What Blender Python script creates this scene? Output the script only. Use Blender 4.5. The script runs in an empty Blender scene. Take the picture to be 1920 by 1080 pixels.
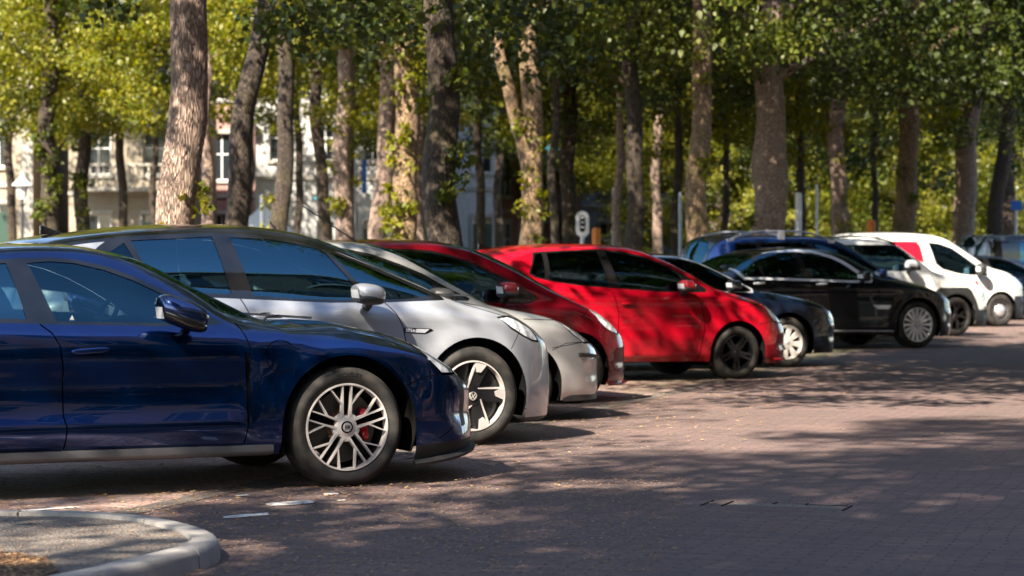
import bpy, bmesh, math, random
import numpy as np
from mathutils import Vector, Matrix, geometry, noise
R_ = math.radians
SC = bpy.context.scene
COL = SC.collection

# ------------------------------------------------------------------ camera, sky, sun, exposure
FPX, HC, YHOR = 4533.0, 1.36, 485.0
cd = bpy.data.cameras.new('camera'); cam = bpy.data.objects.new('camera', cd); COL.objects.link(cam)
cd.sensor_width = 36.0; cd.lens = 36.0*FPX/1920.0
cam.location = (0, 0, HC)
cam.rotation_euler = (R_(90)-math.atan((540-YHOR)/FPX), 0, 0)
cd.clip_start = .5; cd.clip_end = 1500
cd.dof.use_dof = True; cd.dof.focus_distance = 14.6; cd.dof.aperture_fstop = 3.6
SC.camera = cam

SUN_AZ, SUN_EL = 30.0, 42.0          # light travels towards +Y, turned this far to +X
w = bpy.data.worlds.new('World'); SC.world = w; w.use_nodes = True
nt = w.node_tree; bg = nt.nodes['Background']
sky = nt.nodes.new('ShaderNodeTexSky'); sky.sky_type = 'NISHITA'; sky.sun_disc = False
sky.sun_elevation = R_(SUN_EL); sky.sun_rotation = R_(180+SUN_AZ); sky.air_density = 1.0; sky.dust_density = .9; sky.ozone_density = 2.2
nt.links.new(sky.outputs[0], bg.inputs[0]); bg.inputs[1].default_value = .09
sl = bpy.data.lights.new('sun', 'SUN'); so = bpy.data.objects.new('sun', sl); COL.objects.link(so)
sl.energy = 5.0; sl.angle = R_(.55); sl.color = (1, .885, .73)
d = Vector((math.sin(R_(SUN_AZ))*math.cos(R_(SUN_EL)), math.cos(R_(SUN_AZ))*math.cos(R_(SUN_EL)), -math.sin(R_(SUN_EL))))
so.rotation_euler = d.to_track_quat('-Z', 'Y').to_euler()
SC.view_settings.view_transform = 'Standard'; SC.view_settings.look = 'None'
SC.view_settings.exposure = 2.15; SC.view_settings.gamma = 1.0
SC.cycles.max_bounces = 8; SC.cycles.transparent_max_bounces = 24
SC.cycles.caustics_reflective = False; SC.cycles.caustics_refractive = False
SC.cycles.sample_clamp_indirect = 6.0

def ax(px, Y): return (px-960.0)/FPX*Y       # metres to the side, at Y metres away

# ------------------------------------------------------------------ node helpers
MATS = {}
def newmat(name):
    m = bpy.data.materials.new(name); m.use_nodes = True
    MATS[name] = m
    return m, m.node_tree, m.node_tree.nodes['Principled BSDF']
def setp(b, **k):
    for a, v in k.items():
        s = b.inputs[a.replace('_', ' ')]
        if isinstance(v, (tuple, list)) and len(v) == 3: v = (*v, 1)
        s.default_value = v
def simple(name, col, rough=.5, metal=0, coat=0, spec=.5, bump=0, bscale=40, vary=0):
    m, t, b = newmat(name)
    setp(b, Base_Color=col, Roughness=rough, Metallic=metal, Coat_Weight=coat, Coat_Roughness=.03, Specular_IOR_Level=spec)
    if bump or vary:
        tc = t.nodes.new('ShaderNodeTexCoord'); n = t.nodes.new('ShaderNodeTexNoise'); n.inputs['Scale'].default_value = bscale; n.inputs['Detail'].default_value = 6
        t.links.new(tc.outputs['Object'], n.inputs['Vector'])
        if bump:
            bp = t.nodes.new('ShaderNodeBump'); bp.inputs['Strength'].default_value = bump; bp.inputs['Distance'].default_value = .02
            t.links.new(n.outputs[0], bp.inputs['Height']); t.links.new(bp.outputs[0], b.inputs['Normal'])
        if vary:
            r = t.nodes.new('ShaderNodeValToRGB'); r.color_ramp.elements[0].position = .35; r.color_ramp.elements[1].position = .65
            r.color_ramp.elements[0].color = (*[c*(1-vary) for c in col], 1); r.color_ramp.elements[1].color = (*[min(1, c*(1+vary)) for c in col], 1)
            t.links.new(n.outputs[0], r.inputs[0]); t.links.new(r.outputs[0], b.inputs['Base Color'])
    return m
def paint(name, col, metal=.0, rough=.35, coat=1.0):
    m, t, b = newmat(name)
    setp(b, Base_Color=col, Metallic=metal, Roughness=rough, Coat_Weight=coat, Coat_Roughness=.02, Coat_IOR=1.55, Specular_IOR_Level=.12)
    tc = t.nodes.new('ShaderNodeTexCoord'); n = t.nodes.new('ShaderNodeTexNoise'); n.inputs['Scale'].default_value = 3.5; n.inputs['Detail'].default_value = 8
    t.links.new(tc.outputs['Object'], n.inputs['Vector'])
    mr = t.nodes.new('ShaderNodeMapRange'); mr.inputs[1].default_value = .35; mr.inputs[2].default_value = .8; mr.inputs[3].default_value = .003; mr.inputs[4].default_value = .03
    t.links.new(n.outputs[0], mr.inputs[0]); t.links.new(mr.outputs[0], b.inputs['Coat Roughness'])
    # fine dust that lies thicker on the lower panels and a little everywhere
    n2 = t.nodes.new('ShaderNodeTexNoise'); n2.inputs['Scale'].default_value = 220; t.links.new(tc.outputs['Object'], n2.inputs['Vector'])
    sx = t.nodes.new('ShaderNodeSeparateXYZ'); t.links.new(tc.outputs['Object'], sx.inputs[0])
    m1 = t.nodes.new('ShaderNodeMapRange'); m1.inputs[1].default_value = .55; m1.inputs[2].default_value = .12; m1.inputs[3].default_value = .0; m1.inputs[4].default_value = .16
    t.links.new(sx.outputs[2], m1.inputs[0])
    m2 = t.nodes.new('ShaderNodeMath'); m2.operation = 'MULTIPLY'; t.links.new(n2.outputs[0], m2.inputs[0]); t.links.new(m1.outputs[0], m2.inputs[1])
    mx = t.nodes.new('ShaderNodeMix'); mx.data_type = 'RGBA'; mx.inputs['A'].default_value = (*col, 1); mx.inputs['B'].default_value = (.22, .19, .16, 1)
    t.links.new(m2.outputs[0], mx.inputs['Factor']); t.links.new(mx.outputs['Result'], b.inputs['Base Color'])
    return m
def glass(name, tint=(.55, .72, .68), refl=1.5):
    m = bpy.data.materials.new(name); m.use_nodes = True; MATS[name] = m
    t = m.node_tree; t.nodes.clear()
    o = t.nodes.new('ShaderNodeOutputMaterial'); tr = t.nodes.new('ShaderNodeBsdfTransparent'); tr.inputs[0].default_value = (*tint, 1)
    g = t.nodes.new('ShaderNodeBsdfGlossy'); g.inputs['Roughness'].default_value = .0; g.inputs[0].default_value = (.34, .76, 1, 1)  # blue of the reflected sky is put into this gloss tint
    f = t.nodes.new('ShaderNodeFresnel'); f.inputs[0].default_value = refl
    mx = t.nodes.new('ShaderNodeMixShader'); t.links.new(f.outputs[0], mx.inputs[0]); t.links.new(tr.outputs[0], mx.inputs[1]); t.links.new(g.outputs[0], mx.inputs[2])
    t.links.new(mx.outputs[0], o.inputs[0]); return m
paint('paint_blue', (.0004, .030, .15), metal=.92, rough=.22)
paint('paint_moonstone', (.36, .38, .42), metal=.35, rough=.35)
paint('paint_silver', (.50, .50, .50), metal=.55, rough=.32)
paint('paint_wine', (.16, .002, .010), metal=.2, rough=.35)
paint('paint_red', (.36, .002, .013), metal=.0, rough=.35)
paint('paint_navy', (.003, .008, .022), metal=.3, rough=.3)
paint('paint_black', (.0025, .0028, .0045), metal=.0, rough=.3)
paint('paint_cobalt', (.008, .045, .19), metal=.6, rough=.3)
paint('paint_white', (.72, .73, .70), rough=.4)
paint('paint_slate', (.10, .13, .18), metal=.4, rough=.35)
paint('paint_red_panel', (.42, .01, .03), rough=.4)
simple('trim_black', (.008, .008, .009), .12, coat=.6)
simple('plastic_black', (.018, .018, .019), .55, bump=.1, bscale=300)
simple('plastic_grey', (.09, .09, .095), .5)
simple('gap', (.002, .002, .002), .9, spec=.05)
simple('under', (.006, .006, .006), .95, spec=.05)
simple('chrome', (.80, .82, .86), .25, metal=.25, coat=.5)
simple('satin', (.60, .62, .67), .35, metal=.6)
simple('rim_silver', (.66, .62, .59), .32, metal=.35, coat=.4)
simple('rim_bright', (.80, .79, .78), .35, metal=.15, coat=.5); simple('rim_dark', (.012, .012, .013), .3, coat=.4)
simple('rim_grey', (.28, .28, .29), .35, metal=.8)
simple('brake_disc', (.07, .065, .06), .4, metal=.8)
simple('caliper_red', (.45, .008, .012), .3, coat=.5)
simple('rust', (.16, .07, .03), .7, vary=.4)
simple('seat_black', (.02, .02, .022), .7)
simple('seat_light', (.22, .21, .19), .8)
simple('interior_dark', (.015, .015, .017), .8)
simple('white_mark', (.8, .8, .78), .6)
simple('red_mark', (.6, .03, .03), .5)
glass('glass_clear', (.66, .84, .82), 1.85); glass('glass', (.50, .74, .74), 2.3); glass('glass_dark', (.06, .10, .12), 1.75); glass('glass_mid', (.24, .37, .39), 2.35)
def tyre_mat():
    m, t, b = newmat('tyre'); setp(b, Base_Color=(.018, .0175, .017), Roughness=.75, Specular_IOR_Level=.35)
    tc = t.nodes.new('ShaderNodeTexCoord'); n = t.nodes.new('ShaderNodeTexNoise'); n.inputs['Scale'].default_value = 9; n.inputs['Detail'].default_value = 8
    t.links.new(tc.outputs['Object'], n.inputs['Vector'])
    r = t.nodes.new('ShaderNodeValToRGB'); r.color_ramp.elements[0].position = .4; r.color_ramp.elements[0].color = (.012, .012, .012, 1); r.color_ramp.elements[1].position = .75; r.color_ramp.elements[1].color = (.05, .043, .036, 1)
    t.links.new(n.outputs[0], r.inputs[0]); t.links.new(r.outputs[0], b.inputs['Base Color'])
    n2 = t.nodes.new('ShaderNodeTexNoise'); n2.inputs['Scale'].default_value = 260
    t.links.new(tc.outputs['Object'], n2.inputs['Vector'])
    bp = t.nodes.new('ShaderNodeBump'); bp.inputs['Strength'].default_value = .25; bp.inputs['Distance'].default_value = .004
    t.links.new(n2.outputs[0], bp.inputs['Height']); t.links.new(bp.outputs[0], b.inputs['Normal'])
tyre_mat()
simple('tyre_letter', (.035, .034, .033), .45)
def lamp_mat():
    m, t, b = newmat('headlamp'); setp(b, Metallic=.0, Roughness=.12, Coat_Weight=1, Coat_Roughness=.01)
    tc = t.nodes.new('ShaderNodeTexCoord'); v = t.nodes.new('ShaderNodeTexVoronoi'); v.inputs['Scale'].default_value = 13
    t.links.new(tc.outputs['Object'], v.inputs['Vector'])
    r = t.nodes.new('ShaderNodeValToRGB'); r.color_ramp.elements[0].position = .25; r.color_ramp.elements[0].color = (.88, .90, .94, 1)
    e = r.color_ramp.elements.new(.55); e.color = (.55, .57, .60, 1); r.color_ramp.elements[2].position = .8; r.color_ramp.elements[2].color = (.10, .11, .13, 1)
    t.links.new(v.outputs['Distance'], r.inputs[0]); t.links.new(r.outputs[0], b.inputs['Base Color'])
    bp = t.nodes.new('ShaderNodeBump'); bp.inputs['Strength'].default_value = .35; bp.inputs['Distance'].default_value = .02
    t.links.new(v.outputs['Distance'], bp.inputs['Height']); t.links.new(bp.outputs[0], b.inputs['Normal'])
lamp_mat()

# ------------------------------------------------------------------ mesh helpers
def tag(o, label=None, cat=None, group=None, kind=None):
    if label: o['label'] = label
    if cat: o['category'] = cat
    if group: o['group'] = group
    if kind: o['kind'] = kind
    return o
def empty(name, loc=(0, 0, 0), rz=0, parent=None):
    o = bpy.data.objects.new(name, None); COL.objects.link(o); o.location = loc; o.rotation_euler = (0, 0, rz)
    o.empty_display_size = .2
    if parent: o.parent = parent
    return o
def link(name, me, parent=None):
    o = bpy.data.objects.new(name, me); COL.objects.link(o)
    if parent: o.parent = parent
    return o
class MB:
    """collects boxes, tubes and lathes into one mesh"""
    def __init__(s): s.v = []; s.f = []; s.m = []; s.mats = []
    def mi(s, mat):
        if mat not in s.mats: s.mats.append(mat)
        return s.mats.index(mat)
    def add(s, vs, fs, mat):
        k = len(s.v); i = s.mi(mat); s.v += [tuple(p) for p in vs]
        for f in fs: s.f.append([k+a for a in f]); s.m.append(i)
    def box(s, lo, hi, mat, M=None):
        x0, y0, z0 = lo; x1, y1, z1 = hi
        v = [Vector(p) for p in ((x0, y0, z0), (x1, y0, z0), (x1, y1, z0), (x0, y1, z0), (x0, y0, z1), (x1, y0, z1), (x1, y1, z1), (x0, y1, z1))]
        if M: v = [M@p for p in v]
        s.add(v, [(0, 3, 2, 1), (4, 5, 6, 7), (0, 1, 5, 4), (1, 2, 6, 5), (2, 3, 7, 6), (3, 0, 4, 7)], mat)
    def prism(s, poly, depth, mat, M=None):
        """poly in XZ, extruded from y=0 to y=depth"""
        n = len(poly); v = [Vector((a, 0, b)) for a, b in poly]+[Vector((a, depth, b)) for a, b in poly]
        if M: v = [M@p for p in v]
        s.add(v, [tuple(range(n)), tuple(range(2*n-1, n-1, -1))]+[(i, i+n, (i+1) % n+n, (i+1) % n) for i in range(n)], mat)
    def tube(s, pts, rad, mat, n=8, caps=True):
        pts = [Vector(p) for p in pts]; rad = rad if isinstance(rad, (list, tuple)) else [rad]*len(pts)
        vs = []; 
        for i, p in enumerate(pts):
            t = (pts[min(i+1, len(pts)-1)]-pts[max(i-1, 0)]).normalized()
            a = t.orthogonal().normalized() if i == 0 else (a-t*a.dot(t)).normalized()
            b = t.cross(a)
            for k in range(n):
                c = 2*math.pi*k/n; vs.append(p+(a*math.cos(c)+b*math.sin(c))*rad[i])
        fs = [(i*n+k, i*n+(k+1) % n, (i+1)*n+(k+1) % n, (i+1)*n+k) for i in range(len(pts)-1) for k in range(n)]
        if caps: fs += [tuple(range(n-1, -1, -1)), tuple(range((len(pts)-1)*n, len(pts)*n))]
        s.add(vs, fs, mat)
    def lathe(s, prof, mat, n=48, axis='Y', c=(0, 0, 0)):
        """prof: (radius, along axis)"""
        vs = []
        for r, h in prof:
            for k in range(n):
                a = 2*math.pi*k/n
                p = (r*math.cos(a), h, r*math.sin(a)) if axis == 'Y' else (r*math.cos(a), r*math.sin(a), h)
                vs.append((p[0]+c[0], p[1]+c[1], p[2]+c[2]))
        m = len(prof)
        s.add(vs, [(i*n+k, i*n+(k+1) % n, (i+1)*n+(k+1) % n, (i+1)*n+k) for i in range(m-1) for k in range(n)], mat)
    def build(s, name, parent=None, smooth=True, bevel=0, sub=0, ang=35):
        me = bpy.data.meshes.new(name); me.from_pydata(s.v, [], s.f)
        for k in s.mats: me.materials.append(MATS[k])
        me.polygons.foreach_set('material_index', s.m)
        bm = bmesh.new(); bm.from_mesh(me); bmesh.ops.recalc_face_normals(bm, faces=bm.faces)
        if smooth:
            for f in bm.faces: f.smooth = True
            for e in bm.edges:
                if len(e.link_faces) == 2 and e.calc_face_angle(0) > R_(ang): e.smooth = False
        bm.to_mesh(me); bm.free(); me.update()
        o = link(name, me, parent)
        if bevel:
            b = o.modifiers.new('bevel', 'BEVEL'); b.width = bevel; b.segments = 2; b.limit_method = 'ANGLE'; b.angle_limit = R_(40)
        if sub:
            b = o.modifiers.new('sub', 'SUBSURF'); b.levels = b.render_levels = sub
        return o
def blob(c, r, mat, p=2.4, nu=20, nv=12, M=None):
    """super-ellipsoid mesh data"""
    mb = MB(); vs = []
    sg = lambda a, e: math.copysign(abs(a)**e, a)
    e = 2/p
    for j in range(nv+1):
        ph = -math.pi/2+math.pi*j/nv
        for i in range(nu):
            th = 2*math.pi*i/nu
            q = Vector((r[0]*sg(math.cos(ph), e)*sg(math.cos(th), e), r[1]*sg(math.cos(ph), e)*sg(math.sin(th), e), r[2]*sg(math.sin(ph), e)))
            if M: q = M@q
            vs.append(q+Vector(c))
    fs = [(j*nu+i, j*nu+(i+1) % nu, (j+1)*nu+(i+1) % nu, (j+1)*nu+i) for j in range(nv) for i in range(nu)]
    return vs, fs
def text_mesh(s, size, extrude=.002):
    cu = bpy.data.curves.new('lettering', 'FONT'); cu.body = s; cu.size = size; cu.extrude = extrude; cu.align_x = 'CENTER'; cu.align_y = 'CENTER'; cu.resolution_u = 3
    o = bpy.data.objects.new('lettering', cu); COL.objects.link(o)
    dg = bpy.context.evaluated_depsgraph_get(); me = bpy.data.meshes.new_from_object(o.evaluated_get(dg))
    v = [tuple(p.co) for p in me.vertices]; f = [tuple(p.vertices) for p in me.polygons]
    bpy.data.objects.remove(o); bpy.data.curves.remove(cu); bpy.data.meshes.remove(me)
    return v, f

# ------------------------------------------------------------------ car body as a lofted surface, trimmed into parts
def pchip(pts):
    X = np.array([p[0] for p in pts], float); Y = np.array([p[1] for p in pts], float)
    o = np.argsort(X); X = X[o]; Y = Y[o]
    h = np.diff(X); dl = np.diff(Y)/h; m = np.zeros_like(Y)
    if len(X) > 2:
        for i in range(1, len(X)-1):
            if dl[i-1]*dl[i] > 0:
                w1 = 2*h[i]+h[i-1]; w2 = h[i]+2*h[i-1]; m[i] = (w1+w2)/(w1/dl[i-1]+w2/dl[i])
        m[0] = dl[0]; m[-1] = dl[-1]
    else: m[:] = dl[0]
    def f(x):
        x = np.clip(x, X[0], X[-1]); i = np.clip(np.searchsorted(X, x)-1, 0, len(X)-2)
        t = (x-X[i])/h[i]; a = h[i]
        return (2*t**3-3*t**2+1)*Y[i]+(t**3-2*t**2+t)*a*m[i]+(-2*t**3+3*t**2)*Y[i+1]+(t**3-t**2)*a*m[i+1]
    return f
def inpoly(x, z, poly):
    c = np.zeros(len(x), bool); n = len(poly)
    for i in range(n):
        x1, z1 = poly[i]; x2, z2 = poly[(i+1) % n]
        if z1 == z2: continue
        k = ((z1 > z) != (z2 > z)) & (x < (x2-x1)*(z-z1)/(z2-z1)+x1)
        c ^= k
    return c
def strip(line, wd):
    """polygon round an open polyline"""
    L = [Vector(p) for p in line]; a = []; b = []
    for i, p in enumerate(L):
        t = (L[min(i+1, len(L)-1)]-L[max(i-1, 0)]).normalized(); n = Vector((-t.y, t.x))*wd
        a.append(tuple(p+n)); b.append(tuple(p-n))
    return a+b[::-1]
def dens(poly, step, closed=True):
    out = []; n = len(poly)
    for i in range(n if closed else n-1):
        a = poly[i]; b = poly[(i+1) % n]; k = max(1, int(math.hypot(b[0]-a[0], b[1]-a[1])/step))
        out += [(a[0]+(b[0]-a[0])*j/k, a[1]+(b[1]-a[1])*j/k) for j in range(k)]
    return out
def circ(cx, cz, r, n=48): return [(cx+r*math.cos(2*math.pi*i/n), cz+r*math.sin(2*math.pi*i/n)) for i in range(n)]
class Body:
    K = 8
    def __init__(s, S):
        s.S = S; s.W = S['W']; s.xf = S['xf']; s.xr = S['xr']
        g = lambda k: pchip(S[k])
        s.top, s.rail, s.ry, s.belt, s.bot = g('top'), g('rail'), g('ry'), g('belt'), g('bot')
        s.tuck = S.get('tuck', .93); s.sh = S.get('sh', .955); s.by = pchip(S.get('by', [(-9, .90), (9, .90)])); s.zl = S.get('zl', .40); s.zm = S.get('zm', .70)
        s.ym = S.get('ym', .985); s.r = S.get('round', .42)
        s.arches = S['arches']; s.x0f, s.nf, s.mf = S.get('cf', (S['xf']-.75, 2.6, 2.2)); s.x0r, s.nr, s.mr = S.get('cr', (S['xr']+.6, 2.8, 2.2))
        s.swell = S.get('swell', [])
    def plan(s, x):
        t = np.clip((x-s.x0f)/(s.xf-s.x0f), 0, 1); a = (1-t**s.nf+1e-12)**(1/s.mf)
        t = np.clip((s.x0r-x)/(s.x0r-s.xr), 0, 1); b = (1-t**s.nr+1e-12)**(1/s.mr)
        return np.clip(a, 0, 1)*np.clip(b, 0, 1)
    def ctrl(s, x):
        W = s.W; tp = s.top(x); bt = np.minimum(s.bot(x), tp-.02); H = tp-bt
        rl = np.minimum(s.rail(x), tp-.03*np.minimum(H, 1)); be = np.minimum(s.belt(x), rl-.05*np.minimum(H, 1))
        zm = np.minimum(s.zm, bt+(be-bt)*.66); zl = np.minimum(s.zl, bt+(be-bt)*.36); z1 = bt+(zl-bt)*.35
        shz = be-.22*(be-zm)
        o = np.ones_like(x)
        ys = [o*W*s.tuck, o*W*.985, o*W, o*W*s.ym, o*W*s.sh, W*s.by(x), s.ry(x), s.ry(x)*.55, 0*o]
        zs = [bt, z1, zl, zm, shz, be, rl, rl+(tp-rl)*.75, tp]
        return np.array(ys), np.array(zs)
    def surf(s, x, v):
        x = np.asarray(x, float); v = np.asarray(v, float)
        cy, cz = s.ctrl(x); K = s.K; idx = np.arange(len(x))
        Y = 0; Z = 0; wt = 0
        for o in np.linspace(-1, 1, 11):
            wg = 1-abs(o)*.9; q = v+o*s.r
            mir = q > K; qq = np.where(mir, 2*K-q, q); i = np.clip(np.floor(qq).astype(int), 0, K-1); f = qq-i
            y = cy[i, idx]*(1-f)+cy[i+1, idx]*f; z = cz[i, idx]*(1-f)+cz[i+1, idx]*f
            Y = Y+wg*np.where(mir, -y, y); Z = Z+wg*z; wt += wg
        Y = Y/wt; Z = Z/wt
        gh = np.clip((cz[6]-cz[5]-.06)/.2, 0, 1); Y = Y+s.S.get('bulge', .020)*gh*np.sin(np.pi*np.clip(v-5, 0, 1))**2
        m = np.clip(5.2-v, 0, 1)
        for (ax_, az, r, amp) in s.arches:
            dd = np.hypot(x-ax_, Z-az)-r; Y = Y+m*amp*np.exp(-(np.maximum(dd, 0)/.085)**2)*np.where(dd > -.05, 1, 1)
        for (zc, sg, amp, xa, xb) in s.swell:
            k = np.clip((x-xa)/.15, 0, 1)*np.clip((xb-x)/.15, 0, 1); k = k*k*(3-2*k)
            Y = Y+m*amp*k*np.exp(-((Z-zc)/sg)**2)
        return Y*s.plan(x), Z
    def normal(s, x, v):
        e = 2e-3; ev = 5e-3
        xa = np.clip(x-e, s.xr+1e-4, s.xf-1e-4); xb = np.clip(x+e, s.xr+1e-4, s.xf-1e-4)
        ya, za = s.surf(xa, v); yb, zb = s.surf(xb, v); va = np.clip(v-ev, 0, s.K); vb = np.clip(v+ev, 0, s.K+ev)
        yc, zc = s.surf(x, va); yd, zd = s.surf(x, vb)
        A = np.stack([xb-xa, yb-ya, zb-za], 1); B = np.stack([0*x, yd-yc, zd-zc], 1)
        n = np.cross(A, B); n = n/(np.linalg.norm(n, axis=1, keepdims=True)+1e-12)
        sgn = np.where((n[:, 1] < 0) & (v < s.K-.01) | ((v >= s.K-.01) & (n[:, 2] < 0)), -1, 1)
        return n*sgn[:, None]
    def inv(s, x, z, hi=None):
        hi = hi or s.K; V = np.linspace(0, hi, 260); x = np.asarray(x, float); z = np.asarray(z, float); out = np.zeros(len(x))
        for k in range(len(x)):
            zz = np.maximum.accumulate(s.surf(np.full(len(V), x[k]), V)[1])
            out[k] = -.6 if z[k] < zz[0] else (hi if z[k] > zz[-1] else np.interp(z[k], zz+np.arange(len(zz))*1e-7, V))
        return out
    def at(s, x, z):
        """surface point (half width) and normal at side view position"""
        v = s.inv([x], [z]); X = np.array([x]); y, zz = s.surf(X, v); n = s.normal(X, v)[0]
        return Vector((x, float(y[0]), float(zz[0]))), Vector(n)
def make_body(root, S):
    B = Body(S); n = 130
    S['regs'] = S['regs'][:]
    for q in [q for q in S['regs'] if q[0] == 'headlight']:
        if not any(z[0] == 'headlight_trim' for z in S['regs']):
            cx = sum(p[0] for p in q[3])/len(q[3]); cz = sum(p[1] for p in q[3])/len(q[3])
            S['regs'].insert(S['regs'].index(q)+1, ('headlight_trim', 'gap', 'xz', [(cx+(p[0]-cx)*1.10+math.copysign(.006, p[0]-cx), cz+(p[1]-cz)*1.10+math.copysign(.006, p[1]-cz)) for p in q[3]], True))
    t = np.linspace(0, 1, n); xs = B.xr+(B.xf-B.xr)*(t-.93*np.sin(2*np.pi*t)/(2*np.pi)); xs[-1] -= 6e-4; xs[0] += 6e-4
    U = lambda x: np.interp(x, xs, np.arange(n)*.25)
    VS = 1.0
    verts = []; edges = []
    vg = np.linspace(0, B.K, 49)
    # border
    def addpoly(uv, closed=True):
        k = len(verts)
        for p in uv: verts.append(Vector(p))
        m = len(uv)
        for i in range(m if closed else m-1): edges.append((k+i, k+(i+1) % m))
    umax = (n-1)*.25
    addpoly([(u, 0) for u in np.linspace(0, umax, n)]+[(umax, v) for v in vg[1:-1]]+[(u, B.K) for u in np.linspace(umax, 0, n)]+[(0, v) for v in vg[-2:0:-1]])
    for i in range(1, n-1):
        for v in vg[1:-1]: verts.append(Vector((i*.25, v)))
    regs = []
    for (key, mat, space, poly, split) in S['regs']: regs.append((key, mat, space, poly, split))
    for (cx, cz, r, amp) in B.arches:
        c = circ(cx, cz, r, 56); c = [p for p in c if p[1] > B.S['axle']-.02]; c = sorted(c, key=lambda p: -math.atan2(p[1]-cz, p[0]-cx))
        c = [(c[0][0]-.01, -.1)]+c+[(c[-1][0]+.01, -.1)]
        regs.insert(0, ('hole', None, 'xz', c, False))
    for (key, mat, space, poly, split) in regs:
        dp = dens(poly, .03)
        if space == 'xz':
            x = np.array([p[0] for p in dp]); z = np.array([p[1] for p in dp]); v = B.inv(x, z); 
        else:
            x = np.array([p[0] for p in dp]); v = np.array([min(p[1], B.K) for p in dp])
        addpoly(list(zip(U(x).tolist(), v.tolist())))
    vo, eo, fo, _, _, _ = geometry.delaunay_2d_cdt(verts, edges, [], 0, 1e-5)
    P = np.array([(p[0], p[1]) for p in vo]); Fc = np.array(fo)
    X = np.interp(P[:, 0], np.arange(n)*.25, xs); V = P[:, 1]
    Vc = np.clip(V, 0, B.K); Y, Z = B.surf(X, Vc); N = B.normal(X, Vc)
    Y = np.maximum(Y, 0); Y[Vc > B.K-1e-4] = 0
    cu = P[Fc].mean(1); cx = np.interp(cu[:, 0], np.arange(n)*.25, xs); cy_, cz = B.surf(cx, np.clip(cu[:, 1], 0, B.K))
    ok = (cu[:, 1] > 1e-6)
    lab = np.full(len(Fc), -1)
    for ri, (key, mat, space, poly, split) in enumerate(regs):
        m = inpoly(cx, cz, poly) if space == 'xz' else inpoly(cx, cu[:, 1], poly)
        if space == 'xz' and key != 'hole': m &= cu[:, 1] < (S.get('vside', 6.3) if key in ('window', 'window_trim', 'chrome_trim', 'door') else S.get('vlamp', 7.3))
        lab = np.where((lab < 0) & m, ri, lab)
    groups = {}
    for ri, (key, mat, space, poly, split) in enumerate(regs):
        if key == 'hole': continue
        gk = (key, ri if split else key, split); groups.setdefault(gk, []).append((ri, mat))
    groups.setdefault(('body', 'body', False), []).append((-1, S['paint']))
    made = {}
    used = lab.copy()
    hole = [i for i, r in enumerate(regs) if r[0] == 'hole']
    for gk, lst in groups.items():
        key, _, split = gk
        mats = []; fi = []; mi = []
        for ri, mat in lst:
            f = np.where((lab == ri) & ok)[0]
            if mat not in mats: mats.append(mat)
            fi += f.tolist(); mi += [mats.index(mat)]*len(f)
        if not fi: continue
        off = {'window': -.004, 'windshield': -.002, 'rear_window': -.002}.get(key, 0)
        for sides in ([(-1,), (1,)] if split else [(-1, 1)]):
            vv = []; ff = []; nn = []; mm = []
            for sd in sides:
                tri = Fc[fi]; uq, invx = np.unique(tri, return_inverse=True); invx = invx.reshape(tri.shape)
                nx = N[uq].copy(); p = np.stack([X[uq], Y[uq], Z[uq]], 1)+nx*off
                gapm = np.array([mats[k] == 'gap' for k in mi])
                if gapm.any():
                    inner = np.setdiff1d(np.unique(tri[gapm]), np.unique(tri[~gapm])); q = np.isin(uq, inner); p[q] -= nx[q]*.008
                p[:, 1] *= sd; nx[:, 1] *= sd
                a = p[invx[:, 0]]; b = p[invx[:, 1]]; c = p[invx[:, 2]]
                fn = np.cross(b-a, c-a); dn = (fn*(nx[invx[:, 0]]+nx[invx[:, 1]]+nx[invx[:, 2]])).sum(1)
                area = np.linalg.norm(fn, axis=1)
                fl = np.where((dn < 0)[:, None], invx[:, ::-1], invx); keep = area > 1e-9
                ff += (fl[keep]+len(vv)).tolist(); mm += np.array(mi)[keep].tolist(); vv += p.tolist(); nn += nx.tolist()
            me = bpy.data.meshes.new(key); me.from_pydata(vv, [], ff)
            for k in mats: me.materials.append(MATS[k])
            me.polygons.foreach_set('material_index', mm); me.polygons.foreach_set('use_smooth', [True]*len(ff)); me.update()
            me.normals_split_custom_set_from_vertices(nn)
            o = link(key, me, root); made.setdefault(key, []).append((o, sides[0], regs[lst[0][0]] if lst[0][0] >= 0 else None))
    # wheel wells
    for (cx, cz, r, amp) in B.arches:
        for sd in (-1, 1):
            mb = MB(); vs = []; m = 26
            th = [math.pi*(i/m)*1.24-.12*math.pi for i in range(m+1)]
            for a in th:
                x = cx+r*math.cos(a); z = max(cz+r*math.sin(a), .05)
                zz = max(z, float(B.bot(np.array([x]))[0])+.012)
                p, _n = B.at(x, zz); 
                for k, (dr, yy) in enumerate(((0, p.y-.001), (.004, p.y-.03), (.03, p.y-.06), (.03, B.W-.42))):
                    vs.append((cx+(r+dr)*math.cos(a), sd*yy, max(cz+(r+dr)*math.sin(a), .05)))
            fs = [(i*4+k, i*4+k+1, (i+1)*4+k+1, (i+1)*4+k) for i in range(m) for k in range(3)]
            mb.add(vs, fs, 'under')
            k = len(vs); mb.add([vs[i*4+3] for i in range(m+1)]+[(cx, sd*(B.W-.42), cz-.1)], [(i, i+1, m+1) for i in range(m)], 'under')
            mb.build('wheel_well', root)
    return B, made

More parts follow.
